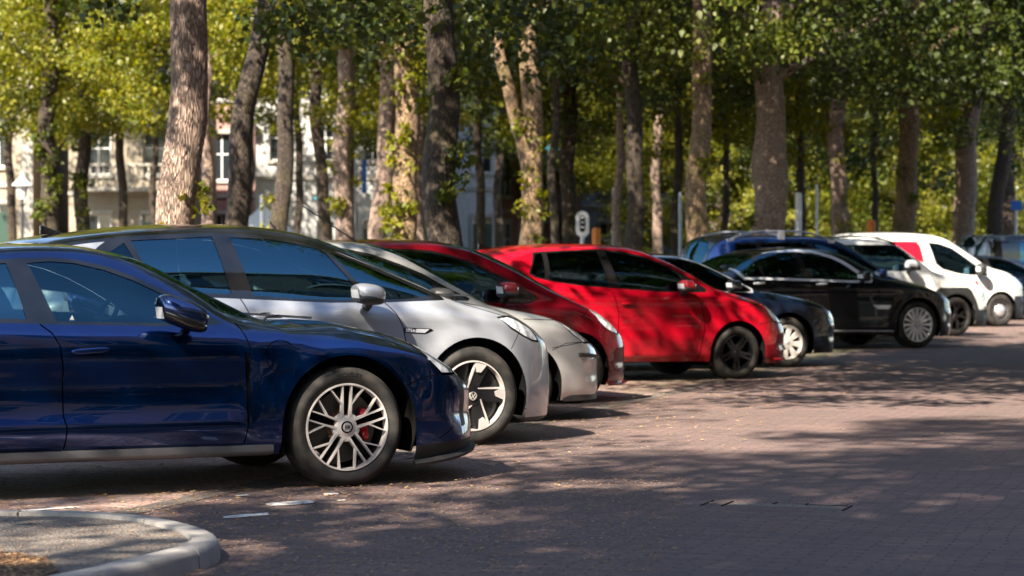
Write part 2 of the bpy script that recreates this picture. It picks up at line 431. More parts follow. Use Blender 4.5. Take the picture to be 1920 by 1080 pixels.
# ------------------------------------------------------------------ wheels
def bar(mb, p0, p1, w0, w1, y0, y1, th, mat):
    a = Vector((p0[0], p0[1])); b = Vector((p1[0], p1[1])); t = (b-a).normalized(); n = Vector((-t.y, t.x))
    q = [(a+n*w0, y0), (a-n*w0, y0), (b-n*w1, y1), (b+n*w1, y1)]
    k = .55
    v = [(p.x, y, p.y) for p, y in q]
    q2 = [(a+n*w0*1.25, y0+th), (a-n*w0*1.25, y0+th), (b-n*w1*1.25, y1+th), (b+n*w1*1.25, y1+th)]
    v += [(p.x, y, p.y) for p, y in q2]
    mb.add(v, [(0, 1, 2, 3), (7, 6, 5, 4), (0, 4, 5, 1), (1, 5, 6, 2), (2, 6, 7, 3), (3, 7, 4, 0)], mat)
def pol(r, a): return (r*math.sin(R_(a)), r*math.cos(R_(a)))
def wheel(root, x, y, R, rr, style, side, turn=0, width=.24, steer=0, near=True, text=None):
    """wheel with its outer face towards side*Y; built facing -Y"""
    we = empty('wheel', (x, y, R), parent=root); we.rotation_euler = (0, R_(turn) if side < 0 else -R_(turn), (0 if side < 0 else math.pi)+R_(steer))
    t = MB(); h = width
    prof = [(rr*.985, .035), (rr*1.0, .012), (rr*1.03, .002), (rr+(R-rr)*.35, -.012), (rr+(R-rr)*.62, -.012), (R-.03, .0), (R-.012, .016), (R-.003, .035), (R, .06), (R, .1), (R-.006, .102), (R-.006, .11), (R, .112), (R, h-.1), (R, h-.04), (R-.02, h-.008), (rr+(R-rr)*.4, h+.01), (rr*.985, h-.02)]
    t.lathe(prof, 'tyre', n=72)
    to = t.build('tyre', we, ang=60)
    if text:
        v, f = text_mesh(text, (R-rr)*.36, .0015); rm = rr+(R-rr)*.55
        mb = MB()
        for a0 in (0,):
            vv = []
            for p in v:
                a = p[0]/rm+R_(a0); rad = rm+p[1]; vv.append((rad*math.sin(a), -.0145-p[2], rad*math.cos(a)))
            mb.add(vv, f, 'tyre_letter')
        mb.build('tyre_lettering', we, smooth=False)
    m = MB()
    bm_ = 'rim_dark' if style in ('steel', 'darky', 'bladed', 'split', 'multi') else 'rim_grey'
    m.lathe([(rr*.99, .03), (rr*.97, .05), (rr*.93, .09), (rr*.88, .16), (rr*.9, h-.02)], bm_ if style != 'split' else 'rim_dark', n=64)
    lipm = {'split': 'rim_silver', 'bladed': 'rim_silver', 'steel': 'rim_dark', 'seven': 'rim_silver', 'multi': 'rim_bright', 'darky': 'rim_dark', 'cap': 'rim_grey'}[style]
    m.lathe([(rr*1.0, .03), (rr*1.0, .008), (rr*.985, .0), (rr*.955, .0), (rr*.945, .02), (rr*.93, .05)], lipm, n=64)
    hub = .03
    if style == 'split':
        for k in range(5):
            a = 72*k
            for s in (-1, 1):
                a0 = a+s*23; p0 = pol(rr*.24, a0); p1 = pol(rr*.52, a+s*11.5); p2 = pol(rr*.96, a+s*6.4)
                bar(m, p0, p1, .0085, .005, .022, .012, .03, 'rim_silver'); bar(m, p1, p2, .005, .0036, .012, .004, .03, 'rim_silver')
                p3 = pol(rr*.96, a+s*25); bar(m, p1, p3, .0042, .0034, .012, .004, .03, 'rim_silver')
                # black pocket web between the pair
            bar(m, pol(rr*.3, a), pol(rr*.95, a), rr*.05, rr*.08, .05, .04, .015, 'gap')
        for k in range(5):
            a = 72*k+36; bar(m, pol(rr*.1, a), pol(rr*.33, a), rr*.13, rr*.05, .018, .026, .03, 'rim_silver')
        m.lathe([(rr*.27, .05), (rr*.26, .026), (rr*.13, .016), (rr*.13, .05)], 'rim_silver', n=40)
    elif style == 'bladed':
        m.lathe([(rr*.95, .07), (rr*.2, .06)], 'rim_dark', n=40)
        for k in range(5):
            a = 72*k+8
            bar(m, pol(rr*.16, a-30), pol(rr*.93, a+2), rr*.17, rr*.17, .03, .012, .03, 'rim_dark')
            # bright machined facets
            p = [pol(rr*.96, a-14), pol(rr*.96, a+8), pol(rr*.70, a+2), pol(rr*.68, a-9)]
            m.prism(p, .02, 'rim_silver', Matrix.Translation((0, .004, 0)))
            bar(m, pol(rr*.26, a-52), pol(rr*.90, a-13), .004, .007, .022, .006, .02, 'rim_silver')
        m.lathe([(rr*.30, .05), (rr*.28, .022), (0.001, .018)], 'rim_dark', n=30)
    elif style == 'steel':
        m.lathe([(rr*.95, .09), (rr*.2, .075)], 'gap', n=40)
        for k in range(5):
            a = 72*k+20
            for s in (-1, 1): bar(m, pol(rr*.15, a+s*30), pol(rr*.95, a+s*8), rr*.10, rr*.06, .03, .01, .04, 'rim_dark')
        m.lathe([(rr*.28, .05), (rr*.25, .025), (0.001, .02)], 'rim_dark', n=30)
    elif style == 'seven':
        m.lathe([(rr*.95, .1), (rr*.2, .09)], 'gap', n=40)
        for k in range(8):
            a = 45*k+10; bar(m, pol(rr*.22, a), pol(rr*.90, a), rr*.085, rr*.17, .018, .01, .02, 'rim_silver')
        m.lathe([(rr*.96, .03), (rr*.955, .006), (rr*.86, .008), (rr*.85, .03)], 'rim_silver', n=48)
        m.lathe([(rr*.42, .05), (rr*.40, .016), (rr*.2, .01), (0.001, .008)], 'rim_silver', n=40)
    elif style == 'multi':
        m.lathe([(rr*.95, .13), (rr*.2, .12)], 'gap', n=40)
        for k in range(16):
            a = 22.5*k; bar(m, pol(rr*.2, a), pol(rr*.95, a), rr*.045, rr*.075, .03, .004, .03, 'rim_bright')
        m.lathe([(rr*.26, .06), (rr*.25, .032), (rr*.12, .03), (0.001, .026)], 'rim_silver', n=40)
    elif style == 'darky':
        m.lathe([(rr*.95, .1), (rr*.2, .09)], 'gap', n=40)
        for k in range(5):
            a = 72*k+8
            bar(m, pol(rr*.12, a), pol(rr*.55, a), rr*.12, rr*.10, .03, .018, .03, 'rim_dark')
            for s in (-1, 1): bar(m, pol(rr*.5, a), pol(rr*.95, a+s*17), rr*.08, rr*.07, .018, .008, .03, 'rim_dark')
        m.lathe([(rr*.25, .05), (rr*.22, .025), (0.001, .02)], 'rim_dark', n=30)
    elif style == 'cap':
        m.lathe([(rr*.95, .05), (rr*.86, .06), (rr*.6, .03), (rr*.2, .04)], 'rim_grey', n=40)
    m.build('rim', we, ang=40)
    c = MB()
    if style == 'cap':
        c.lathe([(rr*.66, .03), (rr*.62, .01), (rr*.5, -.006), (rr*.2, -.02), (.001, -.022)], 'satin', n=40)
        for k in range(10):
            q = pol(rr*.64, 36*k); c.lathe([(rr*.06, .02), (rr*.05, .0), (.001, -.002)], 'gap', n=10, c=(q[0], -.004, q[1]))
        c.build('hub_cap', we)
    else:
        rc = rr*.125; cm = {'split': 'rim_grey', 'bladed': 'rim_dark', 'steel': 'rim_dark', 'darky': 'rim_dark'}.get(style, 'satin')
        fr = {'split': .012, 'bladed': .012, 'steel': .016, 'seven': .004, 'multi': .022, 'darky': .016}[style]
        c.lathe([(rc, fr+.012), (rc, fr+.003), (rc*.9, fr), (.001, fr-.002)], cm, n=28)
        if style == 'bladed':      # round emblem with its two stacked V strokes
            c.lathe([(rc*.95, fr+.002), (rc*.95, fr-.004), (rc*.82, fr-.004), (rc*.82, fr+.002)], 'rim_silver', n=28)
            for a, b in (((-.5, .62), (-.06, -.02)), ((.5, .62), (.06, -.02)), ((-.78, .2), (-.42, -.68)), ((-.42, -.68), (0, -.06)), ((0, -.06), (.42, -.68)), ((.42, -.68), (.78, .2))):
                bar(c, (a[0]*rc, a[1]*rc), (b[0]*rc, b[1]*rc), rc*.075, rc*.075, fr-.006, fr-.006, .005, 'rim_silver')
        if style == 'split':
            c.lathe([(rc*1.1, fr+.01), (rc*1.1, fr-.003), (rc*.92, fr-.003), (rc*.92, fr+.006)], 'gap', n=28)
            c.lathe([(rc*.8, fr+.002), (rc*.78, fr-.006), (.001, fr-.007)], 'rim_silver', n=28)
            for i in range(4):
                xx = (-.42+.28*i)*rc; bar(c, (xx, -.45*rc), (xx+.06*rc, .42*rc), rc*.05, rc*.05, fr-.0085, fr-.0085, .004, 'gap')
            bar(c, (-.5*rc, .02*rc), (.5*rc, .06*rc), rc*.05, rc*.05, fr-.0087, fr-.0087, .004, 'gap')
        if style in ('split', 'seven', 'multi', 'darky', 'steel'):
            for k in range(5):
                q = pol(rr*.21, 72*k+(0 if style == 'split' else 36)); c.lathe([(.012, .045), (.012, .03), (.007, .026), (.001, .027)], 'rim_grey' if style != 'steel' else 'rim_dark', n=8, c=(q[0], 0, q[1]))
        c.build('wheel_centre', we)
    b = MB(); b.lathe([(rr*.80, .12), (rr*.80, .105), (rr*.35, .105), (rr*.35, .14)], 'brake_disc', n=40); b.lathe([(rr*.38, .1), (.001, .1)], 'rust', n=20); b.build('brake_disc', we)
    if style == 'split':
        q = MB()
        for a in (58, 112):
            p = pol(rr*.56, a); vs, fs = blob((p[0], .085, p[1]), (rr*.10, .03, rr*.13), 'caliper_red', M=Matrix.Rotation(-R_(a-90)*.5, 3, 'Y')); q.add(vs, fs, 'caliper_red')
        q.box((rr*.42, .08, -rr*.3), (rr*.6, .11, rr*.3), 'caliper_red')
        q.build('brake_caliper', we)
    return we

# ------------------------------------------------------------------ car assembly
def seat(root, x, y, z, mat, s=1.0):
    t = empty('seat', (x, y, z), parent=root)
    a = MB(); vs, fs = blob((0, 0, 0), (.26*s, .25*s, .09), mat); a.add(vs, fs, mat); a.build('cushion', t)
    a = MB(); vs, fs = blob((-.30*s, 0, .32), (.09, .25*s, .36), mat, M=Matrix.Rotation(R_(-16), 3, 'Y')); a.add(vs, fs, mat); a.build('backrest', t)
    a = MB(); vs, fs = blob((-.43*s, 0, .71), (.05, .13, .085), mat); a.add(vs, fs, mat)
    a.tube([(-.40, -.05, .55), (-.42, -.05, .7)], .007, 'satin', 6); a.tube([(-.40, .05, .55), (-.42, .05, .7)], .007, 'satin', 6); a.build('headrest', t)
def mirror(root, S, B, sd):
    mx, mz, L, H, tilt, pm, bm_ = S['mirror']
    p, n = B.at(mx+.05, S.get('mfoot', mz-.07)); yo = p.y
    t = empty('wing_mirror', (mx, sd*(yo+.19), mz), parent=root)
    M = Matrix.Rotation(R_(tilt), 3, 'Y')@Matrix.Rotation(R_(12*sd), 3, 'Z')
    a = MB(); vs, fs = blob((0, 0, 0), (L, .13, H), pm, p=2.6, M=M)
    vs = [Vector((max(v.x, -L*.72+(-v.z)*.25), v.y, v.z)) for v in vs]; a.add(vs, fs, pm); a.build('mirror_housing', t)
    a = MB(); vs, fs = blob((-.005, 0, -H*.50), (L*1.0, .132, H*.60), bm_, p=2.4, M=M); vs = [Vector((max(v.x, -L*.70), v.y, v.z)) for v in vs]; a.add(vs, fs, bm_)
    a.tube([(L*.2, -sd*.05, -H*.7), (L*.45, -sd*.13, -H*1.25), (L*.5, -sd*.21, -H*1.5)], [.035, .028, .035], bm_, 10); a.build('mirror_foot', t)
    a = MB(); a.add([(-L*.735, -.075, -H*.45), (-L*.735, .075, -H*.45), (-L*.735-.01, .07, H*.4), (-L*.735-.01, -.07, H*.4)], [(0, 1, 2, 3)], 'chrome'); a.build('mirror_glass', t)
def car(name, S, px, Yc, phi, label, cat='car', group=None):
    W = S['Wt']; X = ax(px, Yc); ph = R_(phi)
    root = empty(name, (X-math.sin(ph)*W, Yc+math.cos(ph)*W, 0), ph); tag(root, label, cat, group)
    B, made = make_body(root, S)
    R = S['R']
    for xx in (0, -S['wb']):
        for sd in (-1, 1):
            wheel(root, xx, sd*W, R, S['rim'], S['style'], sd, turn=S.get('turn', 0)+(17 if xx else 0), text=S.get('tyretext') if sd < 0 else None, steer=S.get('steer', 0) if xx == 0 else 0)
    # underbody
    u = MB(); zb = float(B.bot(np.array([-1.0]))[0])
    u.box((S['xr']+.35, -B.W+.30, zb-.02), (S['xf']-.45, B.W-.30, zb+.10), 'under'); u.box((-S['wb']+.5, -B.W+.07, zb+.005), (-.5, B.W-.07, zb+.03), 'under')
    u.box((-.45, -.5, zb), (S['xf']-.4, .5, zb+.35), 'under'); u.box((-.9, -B.W+.16, zb+.12), (-.62, B.W-.16, float(B.belt(np.array([-.7]))[0])-.12), 'under')
    u.build('underbody', root)
    # cabin
    zf = zb+.12; sm = S.get('seat', 'seat_black'); cx = S['cab']
    for sd in (-1, 1): seat(root, cx, sd*.36, zf+.22, sm); 
    c = MB(); c.box((cx-1.15, -.58, zf+.13), (cx-.68, .58, zf+.30), sm); vs, fs = blob((cx-1.18, 0, zf+.50), (.08, .58, .30), sm, M=Matrix.Rotation(R_(-18), 3, 'Y')); c.add(vs, fs, sm)
    for yy in (-.36, .36):
        vs, fs = blob((cx-1.31, yy, zf+.86), (.045, .12, .07), sm); c.add(vs, fs, sm)
    c.build('rear_bench', root, bevel=0)
    c = MB(); dz = S.get('dash', .93); vs, fs = blob((cx+.78, 0, dz-.16), (.30, .66, .17), 'interior_dark'); c.add(vs, fs, 'interior_dark'); c.build('dashboard', root)
    c = MB()
    M = Matrix.Translation((cx+.50, .36, dz+.0))@Matrix.Rotation(R_(-62), 4, 'Y')
    ring = [M@Vector((.18*math.cos(a), .18*math.sin(a), 0)) for a in np.linspace(0, 2*math.pi, 25)]
    c.tube(ring, .015, 'interior_dark', 8, caps=False)
    c.tube([M@Vector((0, 0, 0)), M@Vector((0, .17, 0))], .02, 'interior_dark', 6); c.tube([M@Vector((0, 0, 0)), M@Vector((0, -.17, 0))], .02, 'interior_dark', 6); c.tube([M@Vector((0, 0, .02)), M@Vector((0, 0, -.25))], .04, 'interior_dark', 8)
    c.build('steering_wheel', root)
    for sd in (-1, 1): mirror(root, S, B, sd)
    # handles on the doors
    for (o, sd, rg) in made.get('door', []):
        for (hx, hz, hl, hm) in S.get('handles', []):
            if rg and inpoly(np.array([hx]), np.array([hz]), rg[3])[0]:
                p, n = B.at(hx, hz); n.y *= sd; h = MB()
                M = Matrix.Rotation(R_(S.get('htilt', -3)), 3, 'Y')
                vs, fs = blob((p.x, sd*(p.y+.012), p.z), (hl, .018, .017), hm, p=3, M=M); h.add(vs, fs, hm)
                vs, fs = blob((p.x, sd*(p.y-.012), p.z-.004), (hl*.8, .017, .030), 'gap', p=2.2); h.add(vs, fs, 'gap')
                h.build('door_handle', o)
    for fn in S.get('extras', []): fn(root, B, S)
    return root
FACE = {}

# ------------------------------------------------------------------ extras
def ex_fin(x, col):
    def f(root, B, S):
        z = float(B.top(np.array([x]))[0]); mb = MB()
        mb.prism([(x-.10, z+.055), (x-.085, z+.06), (x+.09, z-.005), (x-.10, z-.005)], .028, col, Matrix.Translation((0, -.014, 0))); mb.build('antenna_fin', root, bevel=.006)
    return f
def ex_whip(x, y, L, back, dx=0):
    def f(root, B, S):
        z = float(B.top(np.array([x]))[0])-.01; mb = MB()
        mb.tube([(x, y, z), (x-.02, y, z+.04)], [.014, .009], 'plastic_black', 8)
        mb.tube([(x-.02, y, z+.03), (x-.02-L*math.cos(back), y, z+.03+L*math.sin(back))], [.006, .005], 'plastic_black', 6); mb.build('antenna', root)
    return f
def ex_wiper(x0, x1, z):
    def f(root, B, S):
        mb = MB()
        for y0, y1 in ((-.58, -.02), (.10, .62)):
            pa, _ = B.at(x0, z); mb.tube([(x0+.02, y0, z-.01), ((x0+x1)/2, (y0+y1)/2, z+.028), (x1, y1, z+.03)], [.012, .008, .006], 'plastic_black', 6)
            mb.box((x1-.01, y0-.05, z+.022), (x1+.006, y1, z+.036), 'plastic_black')
        mb.build('wiper', root)
    return f
def ex_sill(xa, xb, z, mat='plastic_grey', h=.035, out=.03):
    def f(root, B, S):
        for sd in (-1, 1):
            mb = MB(); vs = []; n = 24
            for i in range(n+1):
                x = xa+(xb-xa)*i/n; k = min(1, (i+.3)/2, (n-i+.3)/2)
                for (yy, zz) in ((B.W*.93, z+h), (B.W*.985+out*k*.5, z+h*.85), (B.W*.985+out*k, z+h*.2), (B.W*.975+out*k, z-.012), (B.W*.86, z-.03)): vs.append((x, sd*yy, zz))
            mb.add(vs, [(i*5+k, i*5+k+1, (i+1)*5+k+1, (i+1)*5+k) for i in range(n) for k in range(4)]+[(0, 1, 2, 3, 4), tuple(n*5+k for k in range(5))], mat); mb.build('side_sill', root, ang=60)
    return f
def ex_lip(xa, z, mat='plastic_black', out=.03, h=.03, key='front_splitter', dz=0):
    def f(root, B, S):
        mb = MB(); x = np.linspace(0, 1, 30); xs = xa+(B.xf-.004-xa)*(1-(1-x)**2); y = B.W*B.plan(xs)*.97; vs = []
        pts = [(a, -b) for a, b in zip(xs, y)]+[(a, b) for a, b in zip(xs[::-1], y[::-1])]
        cx = xa-.1
        for (px_, py_) in pts:
            d = Vector((px_-cx, py_)); dn = d.normalized()
            zr = dz*max(0, (px_-xa)/(B.xf-xa))**1.3
            for (o, zz) in ((-.12, z+h), (.0, z+h), (out, z+h*.5), (out*.8, z), (-.12, z-.01)): vs.append((px_+dn.x*o, py_+dn.y*o, zz+zr))
        n = len(pts); mb.add(vs, [(i*5+k, i*5+k+1, (i+1)*5+k+1, (i+1)*5+k) for i in range(n-1) for k in range(4)], mat); mb.build(key, root, ang=50)
    return f
def ex_badge(x0, x1, z0, z1, text, bg='gap', fg='chrome'):
    def f(root, B, S):
        for sd in (-1, 1):
            p, n = B.at((x0+x1)/2, (z0+z1)/2); y = -(p.y+.006); mb = MB()
            pl = [(x0, z1), (x1-.02, z1-.01), (x1, z1-.02), (x1-.06, z0), (x0, z0+.01)]
            q = [(x0+.008, z1-.006), (x1-.03, z1-.015), (x1-.065, z0+.006), (x0+.008, z0+.014)]
            mb.prism(pl, .006, bg, Matrix.Translation((0, y, 0))); mb.prism(q, .005, fg, Matrix.Translation((0, y-.003, 0)))
            if text:
                v, ff = text_mesh(text, (z1-z0)*.8, .001)
                mb.add([(x0+.06+a, y-.004-c, (z0+z1)/2+b) for a, b, c in v], ff, 'gap')
            if sd > 0: mb.v = [(a, -b, c) for a, b, c in mb.v]
            mb.build('side_badge', root, smooth=False)
    return f
def ex_bar(name, pts, rad, mat, y=None, both=True, zoff=0, off=.004):
    def f(root, B, S):
        for sd in ((-1, 1) if both else (-1,)):
            P = []
            for (x, z) in dens(pts, .05, False)+[pts[-1]]:
                p, n = B.at(x, z); P.append((p.x, sd*(p.y+off), p.z))
            mb = MB(); mb.tube(P, rad, mat, 6); mb.build(name, root)
    return f
def ex_rails(xa, xb, zr, mat='satin', feet=3, y=.60, z0=None):
    def f(root, B, S):
        for sd in (-1, 1):
            mb = MB(); n = 20; P = []
            for i in range(n+1):
                x = xa+(xb-xa)*i/n; z = float(B.rail(np.array([x]))[0])+.02+zr*min(1, 3.2*min(i, n-i)/n); P.append((x, sd*y, z))
            mb.tube(P, .017, mat, 8)
            for i in ([0, n//2, n] if feet == 3 else [0, n]):
                x = P[i][0]; mb.box((x-.06, sd*y-.015, float(B.rail(np.array([x]))[0])-.03), (x+.06, sd*y+.015, P[i][2]), mat)
            mb.build('roof_rail', root)
    return f
def ex_patch(name, poly, mat, off=.004):
    """thin raised piece that follows the body side"""
    def f(root, B, S):
        for sd in (-1, 1):
            dp = dens(poly, .02); P = []; 
            for (x, z) in dp:
                p, n = B.at(x, z); P.append((x, p.y+off, z))
            c = np.mean(np.array(P), 0); p, n = B.at(c[0], c[2])
            vs = [(a, sd*b, cc) for a, b, cc in P]+[(c[0], sd*(p.y+off), c[2])]; k = len(P)
            mb = MB(); mb.add(vs, [(i, (i+1) % k, k) for i in range(k)], mat)
            vs2 = [(a, sd*(b-.008), cc) for a, b, cc in P]; mb.add(vs[:k]+vs2, [(i, (i+1) % k, (i+1) % k+k, i+k) for i in range(k)], mat); mb.build(name, root)
    return f
def ex_sticker(x, z, s):
    def f(root, B, S):
        p, n = B.at(x, z); mb = MB(); mb.prism([(x-s, z), (x+s, z), (x+s*.1, z+s*1.9)], .002, 'white_mark', Matrix.Translation((0, -p.y+.010, 0))); mb.build('window_sticker', root)
    return f
def gapline(line, wd=.004): return ('body', 'gap', 'xz', strip(line, wd), False)
def screen(pts_base, ztop): pass

def xv_screen(xh, xc, e=6.22, K=8):
    """windscreen outline in (x, section) space: header at xh, cowl at xc (either order)"""
    s = 1 if xc > xh else -1
    return [(xh, K+.5), (xh+s*.02, 7.0), (xh+s*.07, e+.16), (xh+s*.16, e), (xc-s*.30, e), (xc-s*.12, e+.12), (xc-s*.03, e+.8), (xc, K+.5)]

# ------------------------------------------------------------------ blue sports saloon
A = dict(W=.965, Wt=.935, xf=1.09, xr=-3.84, axle=.36, R=.36, wb=2.90, rim=.262, style='split', paint='paint_blue', cab=-1.62, dash=.98, tuck=.94, sh=.95, zl=.42, zm=.72, ym=.975,
  top=[(-3.84, .60), (-3.80, .92), (-3.6, 1.02), (-3.2, 1.14), (-2.8, 1.28), (-2.3, 1.41), (-1.9, 1.455), (-1.6, 1.455), (-1.45, 1.442), (-1.29, 1.42), (-1.12, 1.385), (-1.0, 1.335), (-.83, 1.25), (-.62, 1.15), (-.44, 1.04), (-.35, .985), (-.25, .985), (0, .985), (.2, .955), (.45, .895), (.6, .83), (.72, .765), (.85, .70), (.95, .645), (1.03, .605), (1.075, .56), (1.09, .50)],
  rail=[(-3.84, .55), (-3.6, .98), (-3.2, 1.08), (-2.9, 1.16), (-2.4, 1.33), (-2.0, 1.405), (-1.7, 1.42), (-1.5, 1.41), (-1.31, 1.365), (-1.07, 1.255), (-.87, 1.14), (-.66, 1.0), (-.55, .975), (-.2, .975), (0, .972), (.2, .945), (.45, .885), (.6, .82), (.75, .735), (1.09, .48)],
  ry=[(-3.84, .6), (-3.0, .66), (-2.3, .60), (-1.6, .60), (-1.2, .66), (-.9, .73), (-.6, .80), (-.3, .70), (0, .70), (.5, .66), (1.09, .6)],
  belt=[(-3.84, .50), (-3.7, .88), (-3.2, 1.0), (-2.6, 1.03), (-2.05, 1.01), (-1.6, .99), (-1.1, .975), (-.6, .955), (-.2, .955), (0, .96), (.25, .935), (.45, .88), (.6, .805), (.75, .72), (1.09, .46)],
  by=[(-4, .90), (-2.6, .885), (-1, .90), (-.5, .905), (0, .87), (.4, .83), (1.09, .86)],
  bot=[(-3.84, .40), (-3.6, .24), (-3.2, .22), (-2.2, .25), (-.4, .215), (.4, .13), (.7, .155), (.97, .205), (1.05, .31), (1.09, .42)],
  cf=(.33, 2.2, 2.0), cr=(-3.2, 2.6, 2.2),
  arches=[(0, .365, .425, .018), (-2.90, .365, .43, .03)],
  swell=[(.385, .075, .028, -2.5, -.55), (.80, .10, .010, -2.6, 1.0), (.62, .12, -.018, -2.3, -.55), (.565, .05, .035, .66, 3), (.41, .055, -.03, .66, 3), (.27, .045, .025, .66, 3)],
  handles=[(-1.56, .84, .11, 'paint_blue'), (-2.45, .87, .11, 'paint_blue')],
  mirror=(-1.06, 1.055, .165, .078, 22, 'paint_blue', 'trim_black'), mfoot=.99,
  tyretext='MICHELIN')
A['regs'] = [
  ('windshield', 'glass_mid', 'xv', xv_screen(-1.42, -.42, 6.2), False),
  ('rear_window', 'glass_dark', 'xv', xv_screen(-2.5, -3.45, 6.2), False),
  ('window', 'glass_clear', 'xz', [(-1.85, 1.335), (-1.72, 1.345), (-1.58, 1.335), (-1.41, 1.295), (-1.25, 1.235), (-1.09, 1.155), (-.94, 1.07), (-.83, .99), (-1.14, .99), (-1.73, 1.005)], True),
  ('window', 'glass_mid', 'xz', [(-1.97, 1.335), (-2.3, 1.31), (-2.6, 1.215), (-2.92, 1.08), (-2.88, 1.035), (-2.3, 1.03), (-1.90, 1.02)], True),
  ('window_trim', 'trim_black', 'xz', [(-3.02, 1.06), (-2.63, 1.235), (-2.3, 1.335), (-1.9, 1.362), (-1.7, 1.368), (-1.56, 1.356), (-1.39, 1.316), (-1.23, 1.256), (-1.07, 1.176), (-.92, 1.09), (-.74, .985), (-.8, .972), (-1.14, .972), (-1.74, .988), (-2.3, 1.01), (-2.92, 1.015)], True),
  gapline([(-.66, .985), (-.63, .92), (-.605, .84), (-.62, .63), (-.63, .41), (-.66, .235), (-.78, .225)]),
  gapline([(-1.83, .99), (-1.77, .94), (-1.73, .87), (-1.715, .74), (-1.72, .47), (-1.705, .41), (-1.72, .22)]),
  gapline([(-2.9, 1.01), (-2.86, .90), (-2.72, .84), (-2.56, .70), (-2.47, .5), (-2.45, .22)]),
  gapline([(-1.4, .236), (-.78, .228)], .003),
  ('body', 'gap', 'xz', [(-.642, .83), (-.620, .80), (-.610, .60), (-.625, .42), (-.640, .40), (-.632, .60)], False),
  gapline(circ(-.42, .79, .092, 28)+[(-.328, .79)], .0025),
  ('headlight', 'headlamp', 'xz', [(.50, .875), (.60, .86), (.70, .80), (.78, .72), (.75, .665), (.64, .67), (.56, .74)], True),
  gapline([(.10, .965), (.34, .90), (.48, .84), (.50, .79)], .003),
  ('air_curtain', 'plastic_black', 'xz', [(.76, .655), (.82, .64), (.86, .50), (.86, .34), (.81, .33), (.80, .48)], True),
  gapline([(.70, .655), (.74, .50), (.72, .33), (.60, .27)], .003), gapline([(.9, .645), (1.09, .60)], .004),
  gapline([(.36, .60), (.50, .645), (.62, .66)], .003),
  ('grille', 'plastic_black', 'xv', [(.99, 1.2), (1.1, 1.2), (1.1, 3.2), (1.0, 3.2)], False),
  ('air_intake', 'trim_black', 'xz', [(.90, .47), (1.2, .50), (1.2, .34), (.93, .36)], False),
  gapline([(.66, .665), (.80, .63), (.93, .60), (1.09, .575)], .003),
  ('bumper_trim', 'plastic_black', 'xz', [(.36, .235), (1.2, .27), (1.2, .1), (.36, .1)], True),
  ('door', 'paint_blue', 'xz', [(-.66, 1.0), (-.63, .92), (-.605, .84), (-.62, .63), (-.63, .41), (-.66, .1), (-1.72, .1), (-1.705, .41), (-1.72, .47), (-1.715, .74), (-1.73, .87), (-1.77, .94), (-1.83, 1.0)], True),
  ('door', 'paint_blue', 'xz', [(-1.83, 1.02), (-1.77, .94), (-1.73, .87), (-1.715, .74), (-1.72, .47), (-1.705, .41), (-1.72, .1), (-2.45, .1), (-2.47, .5), (-2.56, .70), (-2.72, .84), (-2.86, .90), (-2.9, 1.03)], True),
]
A['extras'] = [ex_fin(-2.6, 'paint_blue'), ex_wiper(-.45, -.12, .975), ex_sill(-2.42, -.47, .232, 'plastic_grey', .05, .012), ex_lip(.42, .115, 'plastic_black', .04, .035, dz=.075), ex_sticker(-1.64, 1.005, .018)]
FACE['A'] = A

def mk(**k): return dict(k)
# ------------------------------------------------------------------ grey electric hatchback
Bc = dict(W=.925, Wt=.905, xf=.90, xr=-3.42, axle=.365, R=.365, wb=2.77, rim=.258, style='bladed', paint='paint_moonstone', cab=-1.50, dash=1.02, tuck=.95, sh=.96, zl=.42, zm=.76, ym=.985, seat='seat_light', turn=10,
  top=[(-3.42, .70), (-3.38, 1.05), (-3.3, 1.35), (-3.2, 1.475), (-2.73, 1.55), (-2.4, 1.59), (-1.97, 1.612), (-1.67, 1.612), (-1.41, 1.598), (-1.21, 1.575), (-1.05, 1.54), (-.84, 1.475), (-.6, 1.37), (-.4, 1.27), (-.2, 1.16), (-.05, 1.085), (.05, 1.06), (.2, 1.035), (.38, .995), (.52, .94), (.64, .88), (.75, .80), (.83, .70), (.88, .60), (.90, .52)],
  rail=[(-3.42, .65), (-3.35, 1.0), (-3.2, 1.38), (-2.9, 1.49), (-2.5, 1.535), (-1.9, 1.56), (-1.6, 1.555), (-1.3, 1.525), (-1.02, 1.455), (-.87, 1.395), (-.66, 1.30), (-.45, 1.21), (-.3, 1.145), (-.16, 1.08), (-.05, 1.055), (.2, 1.01), (.38, .97), (.52, .915), (.64, .855), (.75, .775), (.83, .68), (.9, .50)],
  ry=[(-3.42, .6), (-2.6, .64), (-1.6, .62), (-1.0, .66), (-.6, .72), (-.2, .76), (0, .68), (.4, .62), (.9, .6)],
  belt=[(-3.42, .6), (-3.3, 1.0), (-2.8, 1.13), (-2.3, 1.11), (-1.95, 1.09), (-1.4, 1.06), (-1.0, 1.045), (-.6, 1.045), (-.2, 1.045), (0, 1.02), (.2, .985), (.38, .94), (.52, .88), (.64, .82), (.75, .74), (.83, .64), (.9, .48)],
  by=[(-4, .9), (-1, .915), (-.3, .90), (0, .85), (.5, .82), (.9, .86)],
  bot=[(-3.42, .45), (-3.3, .28), (-2.5, .24), (-.4, .22), (.4, .17), (.6, .165), (.78, .20), (.87, .30), (.90, .42)],
  cf=(.10, 2.3, 2.2), cr=(-2.9, 2.6, 2.2), arches=[(0.02, .37, .42, .014), (-2.77, .37, .42, .014)],
  swell=[(.33, .07, .018, -2.3, -.5), (.62, .14, -.016, -2.3, -.5), (.93, .05, .010, -3.2, .4)],
  handles=[(-1.58, .96, .10, 'paint_moonstone'), (-2.5, .98, .10, 'paint_moonstone')],
  mirror=(-.88, 1.115, .125, .070, 8, 'paint_moonstone', 'plastic_black'), mfoot=1.02)
